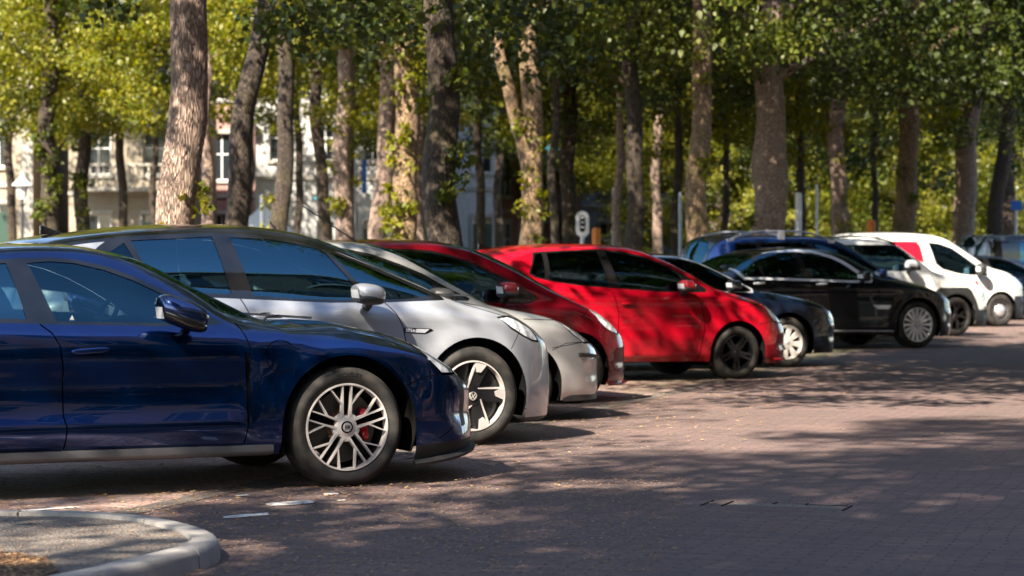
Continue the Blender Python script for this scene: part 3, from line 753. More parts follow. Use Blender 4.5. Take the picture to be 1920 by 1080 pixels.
Bc['regs'] = [
  ('windshield', 'glass_mid', 'xv', xv_screen(-1.15, -.05, 6.2), False),
  ('rear_window', 'glass_dark', 'xv', xv_screen(-3.22, -3.40, 6.2), False),
  ('window', 'glass', 'xz', [(-1.76, 1.51), (-1.51, 1.50), (-1.32, 1.475), (-1.11, 1.43), (-1.06, 1.40), (-.885, 1.17), (-.80, 1.075), (-1.0, 1.07), (-1.36, 1.08), (-1.65, 1.105)], True),
  ('window', 'glass_mid', 'xz', [(-1.02, 1.405), (-.90, 1.36), (-.65, 1.255), (-.29, 1.095), (-.50, 1.072), (-.76, 1.07), (-.84, 1.165)], True),
  ('window', 'glass_mid', 'xz', [(-1.89, 1.515), (-2.48, 1.485), (-2.40, 1.28), (-2.32, 1.13), (-1.81, 1.115)], True),
  ('window', 'glass_dark', 'xz', [(-2.53, 1.47), (-2.45, 1.28), (-2.37, 1.13), (-2.50, 1.14), (-2.72, 1.36)], True),
  ('window_trim', 'trim_black', 'xz', [(-2.60, 1.515), (-1.89, 1.542), (-1.6, 1.538), (-1.3, 1.505), (-1.05, 1.44), (-.65, 1.285), (-.20, 1.095), (-.18, 1.06), (-.63, 1.048), (-1.07, 1.048), (-1.95, 1.09), (-2.5, 1.11), (-2.80, 1.36), (-2.72, 1.44)], True),
  ('roof_panel', 'trim_black', 'xv', [(-3.3, 5.93), (-1.5, 5.93), (-.75, 6.02), (-.10, 6.02), (-.10, 6.3), (-.9, 6.6), (-1.2, 8.5), (-3.3, 8.5)], False),
  gapline([(-1.88, 1.52), (-1.76, 1.10), (-1.70, .98), (-1.68, .6), (-1.70, .22)]),
  gapline([(-.68, 1.06), (-.60, .97), (-.55, .87), (-.53, .76), (-.55, .5), (-.62, .3), (-.70, .22)]),
  gapline([(-2.3, 1.10), (-2.35, .95), (-2.38, .8), (-2.3, .6), (-2.24, .3), (-2.26, .22)]),
  gapline([(-.10, 1.06), (.15, .985), (.30, .94), (.42, .935), (.55, .87), (.60, .82)], .003),
  gapline([(.30, .70), (.36, .78), (.40, .84)], .003),
  ('headlight', 'headlamp', 'xz', [(.23, .925), (.33, .93), (.43, .905), (.51, .85), (.585, .755), (.52, .765), (.43, .80), (.33, .855)], True),
  ('headlight_trim', 'gap', 'xz', [(.215, .935), (.33, .942), (.435, .918), (.52, .865), (.60, .752), (.595, .74), (.52, .75), (.42, .79), (.32, .842)], True),
  ('grille', 'plastic_black', 'xv', [(.80, 1.0), (.905, 1.0), (.905, 2.6), (.82, 2.6)], False),
  ('bumper_trim', 'plastic_black', 'xz', [(.36, .195), (1.0, .19), (1.0, .1), (.36, .1)], False),
  ('door', 'paint_moonstone', 'xz', [(-.68, 1.06), (-.60, .97), (-.55, .87), (-.53, .76), (-.55, .5), (-.62, .3), (-.70, .1), (-1.70, .1), (-1.68, .6), (-1.70, .98), (-1.76, 1.12)], True),
  ('door', 'paint_moonstone', 'xz', [(-1.76, 1.12), (-1.70, .98), (-1.68, .6), (-1.70, .1), (-2.26, .1), (-2.24, .3), (-2.3, .6), (-2.38, .8), (-2.35, .95), (-2.3, 1.13)], True),
]
Bc['extras'] = [ex_fin(-2.85, 'trim_black'), ex_whip(-1.19, .0, .05, 1.0), ex_badge(-.54, -.32, .822, .868, '1ST'), ex_sill(-2.3, -.48, .19, 'plastic_black', .05, .006), ex_wiper(-.2, .1, 1.06)]

# ------------------------------------------------------------------ hatchback template
def hatch(paint_, W, xf, xr, R, wb, top, rail, belt, ry, rim, style, wins, frame, doors, lamp, **k):
    S = dict(W=W, Wt=W-.02, xf=xf, xr=xr, axle=R, R=R, wb=wb, rim=rim, style=style, paint=paint_, top=top, rail=rail, belt=belt, ry=ry, zl=.40, zm=.70, tuck=.95, sh=.96,
      bot=[(xr, .42), (xr+.12, .27), (-wb+.5, .235), (-.4, .215), (.35, .18), (xf-.22, .18), (xf-.05, .26), (xf, .38)], cf=(xf-.78, 2.4, 2.2), cr=(xr+.5, 2.6, 2.2),
      arches=[(0, R, R+.055, .014), (-wb, R, R+.055, .014)], by=[(-5, .9), (-.5, .91), (0, .86), (xf, .86)], cab=-1.35, dash=.97)
    S['swell'] = [(.52, .05, .022, xf-.42, 9), (.38, .05, -.016, xf-.42, 9)]
    k = dict(k); k['swell'] = list(k.get('swell', []))+S['swell']
    S.update({a: b for a, b in k.items() if a not in ('xscreen', 'rscreen', 'pre', 'post')})
    r = list(k.get('pre', []))
    xs = k.get('xscreen'); rs = k.get('rscreen')
    if xs: r.append(('windshield', 'glass_mid', 'xv', xv_screen(xs[0], xs[1], 6.2), False))
    if rs: r.append(('rear_window', 'glass_dark', 'xv', xv_screen(rs[0], rs[1], 6.25), False))
    for wn in wins: r.append(('window', S.get('gl', 'glass_mid'), 'xz', wn, True))
    if frame: r.append(('window_trim', 'trim_black', 'xz', frame, True))
    r += k.get('post', [])
    for dline in doors['cuts']: r.append(gapline(dline))
    r.append(gapline([(.28, .62), lamp[-2]], .003)); r.append(gapline([(.05, belt[-4][1]+.02)]+[lamp[0]], .003))
    r.append(('headlight', 'headlamp', 'xz', lamp, True))
    r.append(('grille', 'plastic_black', 'xv', [(xf-.10, 1.2), (xf+.01, 1.2), (xf+.01, 3.6), (xf-.07, 3.6)], False))
    for p in doors['panels']: r.append(('door', paint_, 'xz', p, True))
    S['regs'] = r; S.setdefault('extras', []); return S
def doors2(xf_, xm, xr_, zt, zb=.1, arch=None):
    """front and rear side doors from their cut positions"""
    f = [(xf_, zt), (xf_+.07, zt-.15), (xf_+.10, .6), (xf_+.04, .35), (xf_-.02, .2)]
    m = [(xm, zt+.02), (xm+.06, zt-.2), (xm+.05, .5), (xm+.04, .2)]
    r = [(xr_, zt+.02), (xr_+.03, zt-.2), (xr_+.12, .68), (xr_+.30, .45), (xr_+.34, .2)]
    return dict(cuts=[f, m, r], panels=[[(xf_, zt+.06)]+f+[(xf_-.02, zb), (xm+.04, zb)]+m[::-1]+[(xm, zt+.08)], [(xm, zt+.08)]+m+[(xm+.04, zb), (xr_+.34, zb)]+r[::-1]+[(xr_, zt+.08)]])

Cc = hatch('paint_silver', .86, .99, -3.0, .31, 2.45,
  top=[(-3.0, .7), (-2.95, 1.15), (-2.8, 1.42), (-2.3, 1.50), (-1.8, 1.52), (-1.42, 1.515), (-1.09, 1.495), (-.91, 1.45), (-.73, 1.385), (-.55, 1.29), (-.4, 1.19), (-.25, 1.07), (-.18, 1.0), (-.02, .97), (.16, .935), (.38, .885), (.53, .83), (.69, .74), (.82, .66), (.92, .58), (.97, .53), (.99, .48)],
  rail=[(-3.0, .65), (-2.85, 1.3), (-2.4, 1.44), (-1.8, 1.475), (-1.32, 1.465), (-1.15, 1.435), (-.97, 1.37), (-.8, 1.275), (-.62, 1.165), (-.44, 1.07), (-.3, 1.0), (-.1, .95), (.2, .90), (.45, .84), (.65, .74), (.85, .62), (.99, .46)],
  belt=[(-3.0, .6), (-2.8, 1.0), (-2.2, 1.03), (-1.5, 1.02), (-1, 1.01), (-.45, .99), (-.2, .95), (.1, .90), (.35, .84), (.6, .74), (.8, .64), (1.02, .44)],
  ry=[(-3, .55), (-2.2, .58), (-1.4, .58), (-.9, .63), (-.4, .72), (0, .66), (1.02, .55)], rim=.19, style='cap',
  wins=[[(-1.62, 1.42), (-1.49, 1.425), (-1.24, 1.375), (-1.01, 1.295), (-.83, 1.21), (-.76, 1.16), (-.72, 1.06), (-1.55, 1.05)], [(-1.75, 1.42), (-2.35, 1.38), (-2.5, 1.10), (-1.68, 1.06)], [(-2.45, 1.36), (-2.7, 1.25), (-2.6, 1.10), (-2.57, 1.10)]],
  frame=[(-2.80, 1.26), (-2.4, 1.41), (-1.62, 1.445), (-1.49, 1.45), (-1.24, 1.40), (-1.01, 1.32), (-.8, 1.235), (-.6, 1.12), (-.42, 1.035), (-.44, 1.015), (-1.55, 1.03), (-2.65, 1.07)],
  doors=doors2(-.52, -1.62, -2.55, .99), lamp=[(.40, .845), (.52, .82), (.62, .76), (.73, .655), (.62, .66), (.50, .74)], xscreen=(-1.25, -.22), rscreen=(-2.75, -2.97),
  mirror=(-.78, 1.06, .11, .065, 5, 'plastic_black', 'plastic_black'), handles=[(-1.48, .86, .09, 'paint_silver')],
  post=[gapline([(.28, .60), (.42, .655), (.60, .66), (.80, .655), (1.02, .57)], .003), gapline([(.30, .9), (.40, .86), (.5, .78), (.62, .68)], .003)],
  extras=[ex_whip(-1.14, .0, .52, R_(32)), ex_bar('rubbing_strip', [(.56, .555), (.66, .55), (.78, .535), (.88, .52)], .018, 'plastic_black'), ex_lip(.40, .17, 'plastic_black', .0, .05, 'front_valance')])

Dc = hatch('paint_wine', .87, .80, -3.55, .31, 2.65,
  top=[(-3.55, .7), (-3.5, 1.05), (-3.2, 1.30), (-2.8, 1.45), (-2.3, 1.525), (-1.82, 1.545), (-1.55, 1.548), (-1.28, 1.54), (-1.01, 1.512), (-.8, 1.47), (-.59, 1.40), (-.4, 1.31), (-.2, 1.20), (0, 1.08), (.1, 1.0), (.2, .955), (.34, .90), (.46, .83), (.56, .75), (.66, .66), (.74, .58), (.79, .50), (.80, .44)],
  rail=[(-3.55, .65), (-3.2, 1.2), (-2.8, 1.38), (-2.2, 1.475), (-1.5, 1.495), (-1.2, 1.475), (-1.0, 1.44), (-.86, 1.385), (-.66, 1.285), (-.45, 1.185), (-.24, 1.08), (-.05, 1.0), (.1, .94), (.25, .885), (.4, .82), (.55, .73), (.7, .60), (.80, .42)],
  belt=[(-3.55, .6), (-3.2, 1.0), (-2.4, 1.04), (-1.5, .99), (-.9, .955), (-.5, .94), (-.2, .945), (0, .94), (.2, .87), (.4, .78), (.55, .69), (.7, .57), (.80, .40)],
  ry=[(-3.55, .55), (-2.2, .6), (-1.4, .6), (-.9, .63), (-.4, .70), (0, .70), (.8, .55)], rim=.2, style='cap',
  wins=[[(-1.72, 1.43), (-1.38, 1.412), (-1.17, 1.365), (-.91, 1.265), (-.75, 1.19), (-.76, .975), (-1.7, .985)], [(-1.85, 1.43), (-2.5, 1.38), (-2.75, 1.14), (-1.8, 1.0)]],
  frame=[(-2.9, 1.14), (-2.55, 1.40), (-1.8, 1.455), (-1.38, 1.438), (-1.17, 1.39), (-.91, 1.29), (-.58, 1.13), (-.37, 1.01), (-.36, .98), (-.45, .945), (-.8, .95), (-1.7, .965), (-2.75, 1.09)],
  doors=doors2(-.60, -1.75, -2.8, .94), lamp=[(.20, .90), (.33, .885), (.46, .81), (.54, .70), (.51, .65), (.43, .67), (.34, .71), (.26, .78)], xscreen=(-1.25, .12), rscreen=(-2.9, -3.45),
  mirror=(-.76, 1.075, .10, .075, 3, 'paint_wine', 'plastic_black'), handles=[(-1.6, .85, .09, 'paint_wine')],
  post=[gapline([(-.56, 1.10), (-.53, 1.02), (-.52, .93)], .004)],
  extras=[ex_lip(.35, .16, 'paint_wine', .03, .03, 'bumper_lip')])

Ec = hatch('paint_red', .84, .92, -3.07, .305, 2.47,
  top=[(-3.07, .75), (-3.04, 1.0), (-2.98, 1.25), (-2.93, 1.42), (-2.87, 1.445), (-2.70, 1.475), (-2.48, 1.50), (-2.27, 1.515), (-1.94, 1.53), (-1.6, 1.53), (-1.27, 1.515), (-1.0, 1.47), (-.79, 1.40), (-.6, 1.32), (-.4, 1.21), (-.2, 1.08), (-.12, 1.03), (.07, .985), (.33, .915), (.50, .85), (.60, .78), (.72, .70), (.82, .62), (.90, .54), (.92, .45)],
  rail=[(-3.07, .7), (-2.95, 1.30), (-2.7, 1.41), (-2.3, 1.465), (-1.7, 1.485), (-1.3, 1.47), (-1.11, 1.435), (-1.0, 1.40), (-.76, 1.305), (-.5, 1.175), (-.33, 1.08), (-.2, 1.02), (.07, .965), (.33, .895), (.5, .825), (.62, .74), (.75, .65), (.92, .43)],
  belt=[(-3.07, .65), (-2.9, 1.12), (-2.6, 1.17), (-2.35, 1.11), (-1.9, 1.06), (-1.5, 1.03), (-.9, .99), (-.4, .965), (-.1, .96), (.1, .93), (.33, .86), (.5, .79), (.62, .70), (.75, .61), (.92, .41)],
  ry=[(-3.07, .58), (-2.6, .60), (-1.9, .60), (-1.3, .61), (-.8, .65), (-.3, .71), (.1, .64), (.92, .55)], rim=.20, style='steel', turn=14,
  wins=[[(-1.57, 1.44), (-1.4, 1.425), (-1.14, 1.375), (-.88, 1.29), (-.71, 1.19), (-.665, 1.12), (-.655, 1.0), (-.9, 1.005), (-1.45, 1.045)], [(-2.28, 1.42), (-2.0, 1.44), (-1.67, 1.445), (-1.59, 1.06), (-1.95, 1.08), (-2.30, 1.13)], [(-2.34, 1.42), (-2.42, 1.41), (-2.53, 1.21), (-2.46, 1.17), (-2.36, 1.145)]],
  frame=[(-2.55, 1.20), (-2.44, 1.43), (-2.3, 1.44), (-1.67, 1.465), (-1.57, 1.46), (-1.38, 1.447), (-1.12, 1.395), (-.86, 1.31), (-.60, 1.17), (-.36, 1.02), (-.37, .985), (-.63, .985), (-.9, .99), (-1.45, 1.03), (-1.95, 1.065), (-2.3, 1.115), (-2.48, 1.155)],
  doors=doors2(-.52, -1.56, -2.42, .97), lamp=[(.40, .86), (.52, .835), (.64, .75), (.72, .66), (.66, .635), (.52, .655), (.44, .73)], xscreen=(-1.2, -.15), rscreen=(-2.92, -3.05),
  mirror=(-.72, 1.06, .095, .065, 5, 'paint_red', 'plastic_black'), mfoot=1.0, handles=[(-1.38, .87, .09, 'paint_red'), (-2.25, .90, .09, 'paint_red')], swell=[(.30, .05, .012, -2.1, -.35), (.90, .05, .012, -2.8, .3), (.6, .14, -.008, -2.1, -.4)],
  extras=[ex_fin(-2.72, 'trim_black'), ex_bar('fog_lamp_trim', [(.72, .36), (.80, .33), (.86, .35)], .022, 'chrome'), ex_lip(.5, .20, 'paint_red', .02, .04, 'bumper_lip')])

Fc_ = hatch('paint_navy', .88, 1.0, -3.6, .32, 2.65,
  top=[(-3.6, .7), (-3.55, .98), (-3.1, 1.02), (-2.85, 1.10), (-2.5, 1.28), (-2.1, 1.40), (-1.7, 1.44), (-1.4, 1.43), (-1.15, 1.38), (-.9, 1.27), (-.65, 1.14), (-.45, 1.03), (-.36, .98), (-.2, .965), (.07, .93), (.33, .89), (.52, .85), (.70, .78), (.82, .70), (.92, .61), (.98, .53), (1.0, .46)],
  rail=[(-3.6, .65), (-3.1, .99), (-2.8, 1.08), (-2.4, 1.27), (-2.0, 1.37), (-1.65, 1.39), (-1.4, 1.375), (-1.15, 1.32), (-.9, 1.22), (-.65, 1.10), (-.40, .985), (-.2, .945), (.1, .91), (.4, .865), (.6, .81), (.8, .70), (1.0, .44)],
  belt=[(-3.6, .6), (-3.3, .95), (-2.6, .97), (-1.7, .96), (-.9, .945), (-.4, .93), (0, .895), (.3, .86), (.5, .82), (.7, .74), (.85, .64), (1.0, .42)],
  ry=[(-3.6, .6), (-2.2, .58), (-1.5, .58), (-.9, .63), (-.4, .74), (0, .68), (1.0, .55)], rim=.215, style='seven',
  wins=[[(-1.72, 1.365), (-1.42, 1.35), (-1.13, 1.285), (-.86, 1.165), (-.73, 1.10), (-.72, .97), (-1.65, .975)], [(-1.85, 1.36), (-2.3, 1.30), (-2.6, 1.12), (-2.5, .99), (-1.78, .98)]],
  frame=[(-2.7, 1.10), (-2.3, 1.325), (-1.8, 1.385), (-1.4, 1.372), (-1.13, 1.305), (-.86, 1.19), (-.49, .985), (-.50, .955), (-1.65, .96), (-2.6, .98)],
  doors=doors2(-.6, -1.75, -2.7, .93), lamp=[(.62, .81), (.74, .77), (.86, .66), (.90, .56), (.80, .555), (.66, .64)], xscreen=(-1.35, -.36), rscreen=(-2.3, -2.95),
  mirror=(-.84, 1.04, .09, .06, 5, 'trim_black', 'plastic_black'), handles=[(-1.6, .85, .09, 'chrome')],
  post=[('chrome_trim', 'satin', 'xz', [(-2.75, 1.10), (-2.32, 1.345), (-1.8, 1.405), (-1.39, 1.392), (-1.12, 1.325), (-.85, 1.21), (-.45, .99), (-.46, .94), (-1.65, .945), (-2.65, .96)], True)])

Gc = hatch('paint_black', .93, .95, -4.05, .36, 3.07,
  top=[(-4.05, .7), (-4.0, 1.05), (-3.7, 1.13), (-3.4, 1.17), (-3.1, 1.24), (-2.97, 1.30), (-2.66, 1.43), (-2.34, 1.505), (-1.87, 1.535), (-1.39, 1.525), (-1.1, 1.45), (-.9, 1.36), (-.7, 1.24), (-.5, 1.12), (-.43, 1.075), (-.3, 1.06), (-.15, 1.04), (.18, .99), (.5, .90), (.68, .82), (.80, .73), (.88, .66), (.93, .58), (.95, .50)],
  rail=[(-4.05, .65), (-3.6, 1.10), (-3.2, 1.19), (-2.97, 1.28), (-2.66, 1.395), (-2.34, 1.465), (-1.87, 1.492), (-1.5, 1.475), (-1.2, 1.40), (-1.0, 1.31), (-.8, 1.20), (-.6, 1.09), (-.45, 1.04), (-.15, 1.01), (.18, .96), (.5, .87), (.68, .79), (.80, .70), (.88, .63), (.95, .48)],
  belt=[(-4.05, .6), (-3.7, 1.04), (-3.1, 1.07), (-2.4, 1.06), (-1.5, 1.03), (-1.1, 1.015), (-.7, 1.0), (-.4, .99), (-.1, .975), (.2, .93), (.45, .86), (.62, .79), (.8, .68), (1.02, .46)],
  ry=[(-4.05, .7), (-3.0, .66), (-2.4, .62), (-1.6, .62), (-1.1, .67), (-.5, .79), (-.1, .7), (1.0, .6)], rim=.262, style='multi',
  wins=[[(-1.985, 1.435), (-1.7, 1.42), (-1.44, 1.35), (-1.27, 1.27), (-1.10, 1.17), (-.92, 1.05), (-1.15, 1.05), (-1.82, 1.075)], [(-2.69, 1.385), (-2.4, 1.435), (-2.1, 1.445), (-1.95, 1.08), (-2.3, 1.09), (-2.63, 1.10)], [(-2.74, 1.37), (-2.95, 1.29), (-3.05, 1.22), (-2.97, 1.115), (-2.69, 1.10)]],
  frame=[(-3.08, 1.23), (-2.98, 1.305), (-2.72, 1.40), (-2.4, 1.455), (-2.05, 1.462), (-1.7, 1.44), (-1.42, 1.37), (-1.25, 1.29), (-1.0, 1.12), (-.86, 1.035), (-1.15, 1.035), (-1.82, 1.06), (-2.65, 1.085), (-2.98, 1.09)],
  doors=doors2(-.78, -1.98, -2.95, 1.02), lamp=[(.56, .85), (.68, .79), (.80, .70), (.84, .62), (.74, .62), (.64, .70)], xscreen=(-1.45, -.42), rscreen=(-2.6, -3.25),
  mirror=(-1.04, 1.10, .10, .07, 5, 'trim_black', 'trim_black'), handles=[(-1.70, .985, .10, 'chrome'), (-2.78, 1.0, .10, 'chrome')], cab=-1.75, dash=1.0, swell=[(.9, .05, .014, -3.8, .5), (.32, .06, .014, -2.6, -.5)],
  post=[('chrome_trim', 'chrome', 'xz', [(-3.145, 1.24), (-3.03, 1.348), (-2.75, 1.445), (-2.4, 1.502), (-2.05, 1.509), (-1.69, 1.486), (-1.39, 1.415), (-1.20, 1.33), (-.94, 1.15), (-.77, 1.04), (-.80, 1.002), (-1.15, 1.002), (-1.82, 1.025), (-2.65, 1.05), (-3.02, 1.055)], True)],
  extras=[ex_patch('side_vent', [(-.82, .665), (-.49, .66), (-.54, .60), (-.74, .605)], 'chrome', .006), ex_bar('sill_reflection', [(-2.5, .30), (-.45, .27)], .012, 'satin')])  # pale bar along the sill stands in for a bright reflection

Hc = hatch('paint_cobalt', .90, .62, -3.80, .34, 2.75,
  top=[(-3.8, .8), (-3.77, 1.15), (-3.70, 1.5), (-3.62, 1.70), (-3.4, 1.735), (-2.8, 1.745), (-1.85, 1.74), (-1.37, 1.705), (-1.13, 1.64), (-.9, 1.52), (-.7, 1.38), (-.5, 1.22), (-.35, 1.10), (-.25, 1.04), (0, .99), (.2, .93), (.4, .82), (.55, .66), (.62, .5)],
  rail=[(-3.8, .75), (-3.68, 1.45), (-3.5, 1.64), (-2.8, 1.69), (-2.0, 1.69), (-1.51, 1.63), (-1.25, 1.53), (-.92, 1.34), (-.66, 1.175), (-.48, 1.05), (-.2, 1.0), (0, .96), (.2, .90), (.4, .79), (.62, .48)],
  belt=[(-3.8, .7), (-3.6, 1.15), (-3.0, 1.14), (-1.5, 1.08), (-.6, 1.02), (-.2, .97), (.1, .90), (.35, .78), (.62, .46)],
  ry=[(-3.8, .66), (-2.5, .64), (-1.5, .63), (-.9, .68), (-.45, .76), (0, .68), (.62, .55)], rim=.22, style='seven', gl='glass_dark',
  wins=[[(-1.95, 1.60), (-1.5, 1.545), (-1.25, 1.45), (-1.0, 1.31), (-.72, 1.12), (-1.9, 1.14)], [(-2.05, 1.61), (-2.9, 1.60), (-2.85, 1.18), (-2.0, 1.15)], [(-3.0, 1.60), (-3.33, 1.585), (-3.45, 1.25), (-2.95, 1.18)]],
  frame=[(-3.5, 1.23), (-3.36, 1.61), (-2.9, 1.625), (-1.95, 1.625), (-1.5, 1.57), (-1.25, 1.475), (-.95, 1.31), (-.60, 1.09), (-1.9, 1.115), (-3.4, 1.17)],
  doors=doors2(-.6, -2.0, -2.95, 1.06), lamp=[(.2, .90), (.32, .84), (.42, .72), (.36, .70), (.24, .78)], xscreen=(-1.6, -.30), rscreen=(-3.62, -3.79),
  mirror=(-.85, 1.12, .10, .075, 0, 'paint_cobalt', 'trim_black'), mfoot=1.05, cab=-1.6, dash=1.05, post=[('spoiler', 'trim_black', 'xv', [(-3.81, 6.2), (-3.42, 6.35), (-3.40, 8.5), (-3.81, 8.5)], False)],
  extras=[ex_rails(-3.42, -1.55, .085, 'satin', 3, .60)])

Ic = hatch('paint_white', .91, 1.0, -3.3, .345, 2.6,
  top=[(-3.3, .8), (-3.25, 1.2), (-3.1, 1.58), (-2.6, 1.69), (-2.0, 1.72), (-1.4, 1.71), (-1.17, 1.68), (-.99, 1.62), (-.81, 1.50), (-.6, 1.34), (-.42, 1.20), (-.3, 1.14), (0, 1.10), (.3, 1.05), (.55, .98), (.75, .90), (.9, .78), (.98, .64), (1.0, .52)],
  rail=[(-3.3, .75), (-3.1, 1.45), (-2.6, 1.63), (-2.0, 1.67), (-1.4, 1.655), (-1.17, 1.625), (-.99, 1.56), (-.81, 1.44), (-.54, 1.235), (-.40, 1.14), (-.2, 1.10), (.3, 1.02), (.6, .93), (.8, .82), (1.0, .5)],
  belt=[(-3.3, .7), (-3.0, 1.15), (-2.2, 1.16), (-1.4, 1.13), (-.7, 1.12), (-.3, 1.08), (0, 1.05), (.3, .99), (.6, .89), (.8, .78), (1.0, .48)],
  ry=[(-3.3, .62), (-2.2, .64), (-1.4, .64), (-.9, .69), (-.5, .78), (0, .7), (1.0, .6)], rim=.225, style='darky', turn=0,
  wins=[[(-1.86, 1.575), (-1.3, 1.575), (-1.10, 1.555), (-1.0, 1.485), (-.96, 1.40), (-.955, 1.165), (-1.8, 1.165)], [(-1.98, 1.575), (-2.7, 1.55), (-2.75, 1.2), (-1.92, 1.17)]],
  frame=[(-2.95, 1.2), (-2.8, 1.57), (-2.0, 1.60), (-1.3, 1.60), (-1.10, 1.58), (-.93, 1.47), (-.70, 1.23), (-.67, 1.16), (-.9, 1.145), (-1.8, 1.145), (-2.85, 1.17)],
  doors=doors2(-.5, -1.9, -2.8, 1.10), lamp=[(.55, .93), (.75, .87), (.86, .78), (.84, .70), (.70, .72), (.60, .80)], xscreen=(-1.15, -.38), rscreen=(-3.05, -3.28),
  mirror=(-1.02, 1.25, .10, .09, 0, 'paint_white', 'plastic_black'), mfoot=1.16, cab=-1.5, dash=1.08,
  pre=[('arch_trim', 'plastic_black', 'xz', [(-.50, .10), (-.49, .62), (-.42, .80), (-.34, .86), (.26, .86), (.34, .80), (.44, .62), (.50, .47), (1.1, .45), (1.1, .1)], False), ('sill_trim', 'plastic_black', 'xz', [(-3.4, .36), (-.5, .34), (-.5, .1), (-3.4, .1)], False)],
  extras=[ex_rails(-2.7, -1.15, .05, 'plastic_black', 2, .62)])

Jc = hatch('paint_white', .915, .92, -3.3, .33, 2.7,
  top=[(-3.3, 1.0), (-3.27, 1.5), (-3.2, 1.80), (-2.9, 1.865), (-2.21, 1.885), (-1.57, 1.87), (-1.14, 1.82), (-.8, 1.70), (-.6, 1.58), (-.3, 1.38), (-.1, 1.26), (0, 1.21), (.28, 1.13), (.5, 1.06), (.7, .96), (.84, .82), (.92, .6)],
  rail=[(-3.3, .95), (-3.2, 1.72), (-2.8, 1.82), (-2.0, 1.835), (-1.4, 1.79), (-1.17, 1.735), (-.9, 1.60), (-.75, 1.51), (-.5, 1.36), (-.27, 1.235), (-.12, 1.18), (.28, 1.09), (.51, 1.02), (.7, .93), (.84, .79), (.92, .58)],
  belt=[(-3.3, .9), (-3.1, 1.10), (-2, 1.08), (-1.2, 1.04), (-.5, 1.02), (-.2, 1.02), (.1, 1.05), (.3, 1.02), (.5, .95), (.7, .86), (.92, .56)],
  ry=[(-3.3, .74), (-2.2, .74), (-1.4, .72), (-.9, .73), (-.4, .78), (0, .74), (.92, .6)], rim=.195, style='cap', tuck=.96,
  wins=[[(-1.60, 1.66), (-1.38, 1.64), (-1.06, 1.54), (-.76, 1.35), (-.52, 1.17), (-.50, 1.05), (-.75, 1.055), (-1.0, 1.09), (-1.32, 1.17), (-1.47, 1.27)]],
  frame=[(-1.63, 1.68), (-1.38, 1.662), (-1.05, 1.562), (-.74, 1.37), (-.42, 1.15), (-.21, 1.03), (-.50, 1.03), (-.75, 1.035), (-1.0, 1.07), (-1.33, 1.15), (-1.49, 1.26)],
  doors=dict(cuts=[[(-.30, 1.03), (-.27, .8), (-.33, .55), (-.42, .3), (-.44, .2)], [(-1.75, 1.78), (-1.70, 1.0), (-1.70, .2)]], panels=[[(-.30, 1.2), (-.30, 1.03), (-.27, .8), (-.33, .55), (-.42, .3), (-.44, .1), (-1.70, .1), (-1.70, 1.0), (-1.75, 1.78), (-1.2, 1.7)]]),
  lamp=[(.36, 1.02), (.50, .99), (.66, .86), (.70, .74), (.60, .76), (.46, .88)], xscreen=(-1.1, -.03), rscreen=None,
  pre=[('decal_panel', 'paint_red_panel', 'xz', [(-2.50, 1.70), (-1.90, 1.70), (-1.83, 1.60), (-1.76, 1.27), (-2.0, 1.35), (-2.3, 1.5)], True), ('marker_sticker', 'red_mark', 'xz', [(-.62, .92), (-.55, .93), (-.47, .76), (-.53, .74)], True), ('bumper', 'plastic_black', 'xz', [(.33, .62), (1.0, .60), (1.0, .1), (.33, .1)], False)],
  mirror=(-.55, 1.16, .10, .11, 0, 'plastic_black', 'plastic_black'), cab=-1.3, dash=1.15)

Kc = hatch('paint_navy', .89, 1.0, -3.5, .32, 2.6, top=[(a+.05, b) for a, b in Fc_['top']], rail=[(a+.05, b) for a, b in Fc_['rail']], belt=Fc_['belt'], ry=Fc_['ry'], rim=.21, style='seven',
  wins=[[(-1.72, 1.365), (-1.42, 1.35), (-1.13, 1.285), (-.86, 1.165), (-.73, 1.10), (-.72, .97), (-1.65, .975)], [(-1.85, 1.36), (-2.3, 1.30), (-2.6, 1.12), (-2.5, .99), (-1.78, .98)]],
  frame=[(-2.7, 1.10), (-2.3, 1.325), (-1.8, 1.385), (-1.4, 1.372), (-1.13, 1.305), (-.86, 1.19), (-.49, .985), (-.50, .955), (-1.65, .96), (-2.6, .98)],
  doors=doors2(-.6, -1.75, -2.7, .93), lamp=[(.60, .80), (.72, .75), (.84, .63), (.84, .57), (.74, .58), (.64, .66)], xscreen=(-1.3, -.31), rscreen=(-2.3, -2.95),
  mirror=(-.84, 1.04, .09, .06, 5, 'paint_navy', 'plastic_black'))
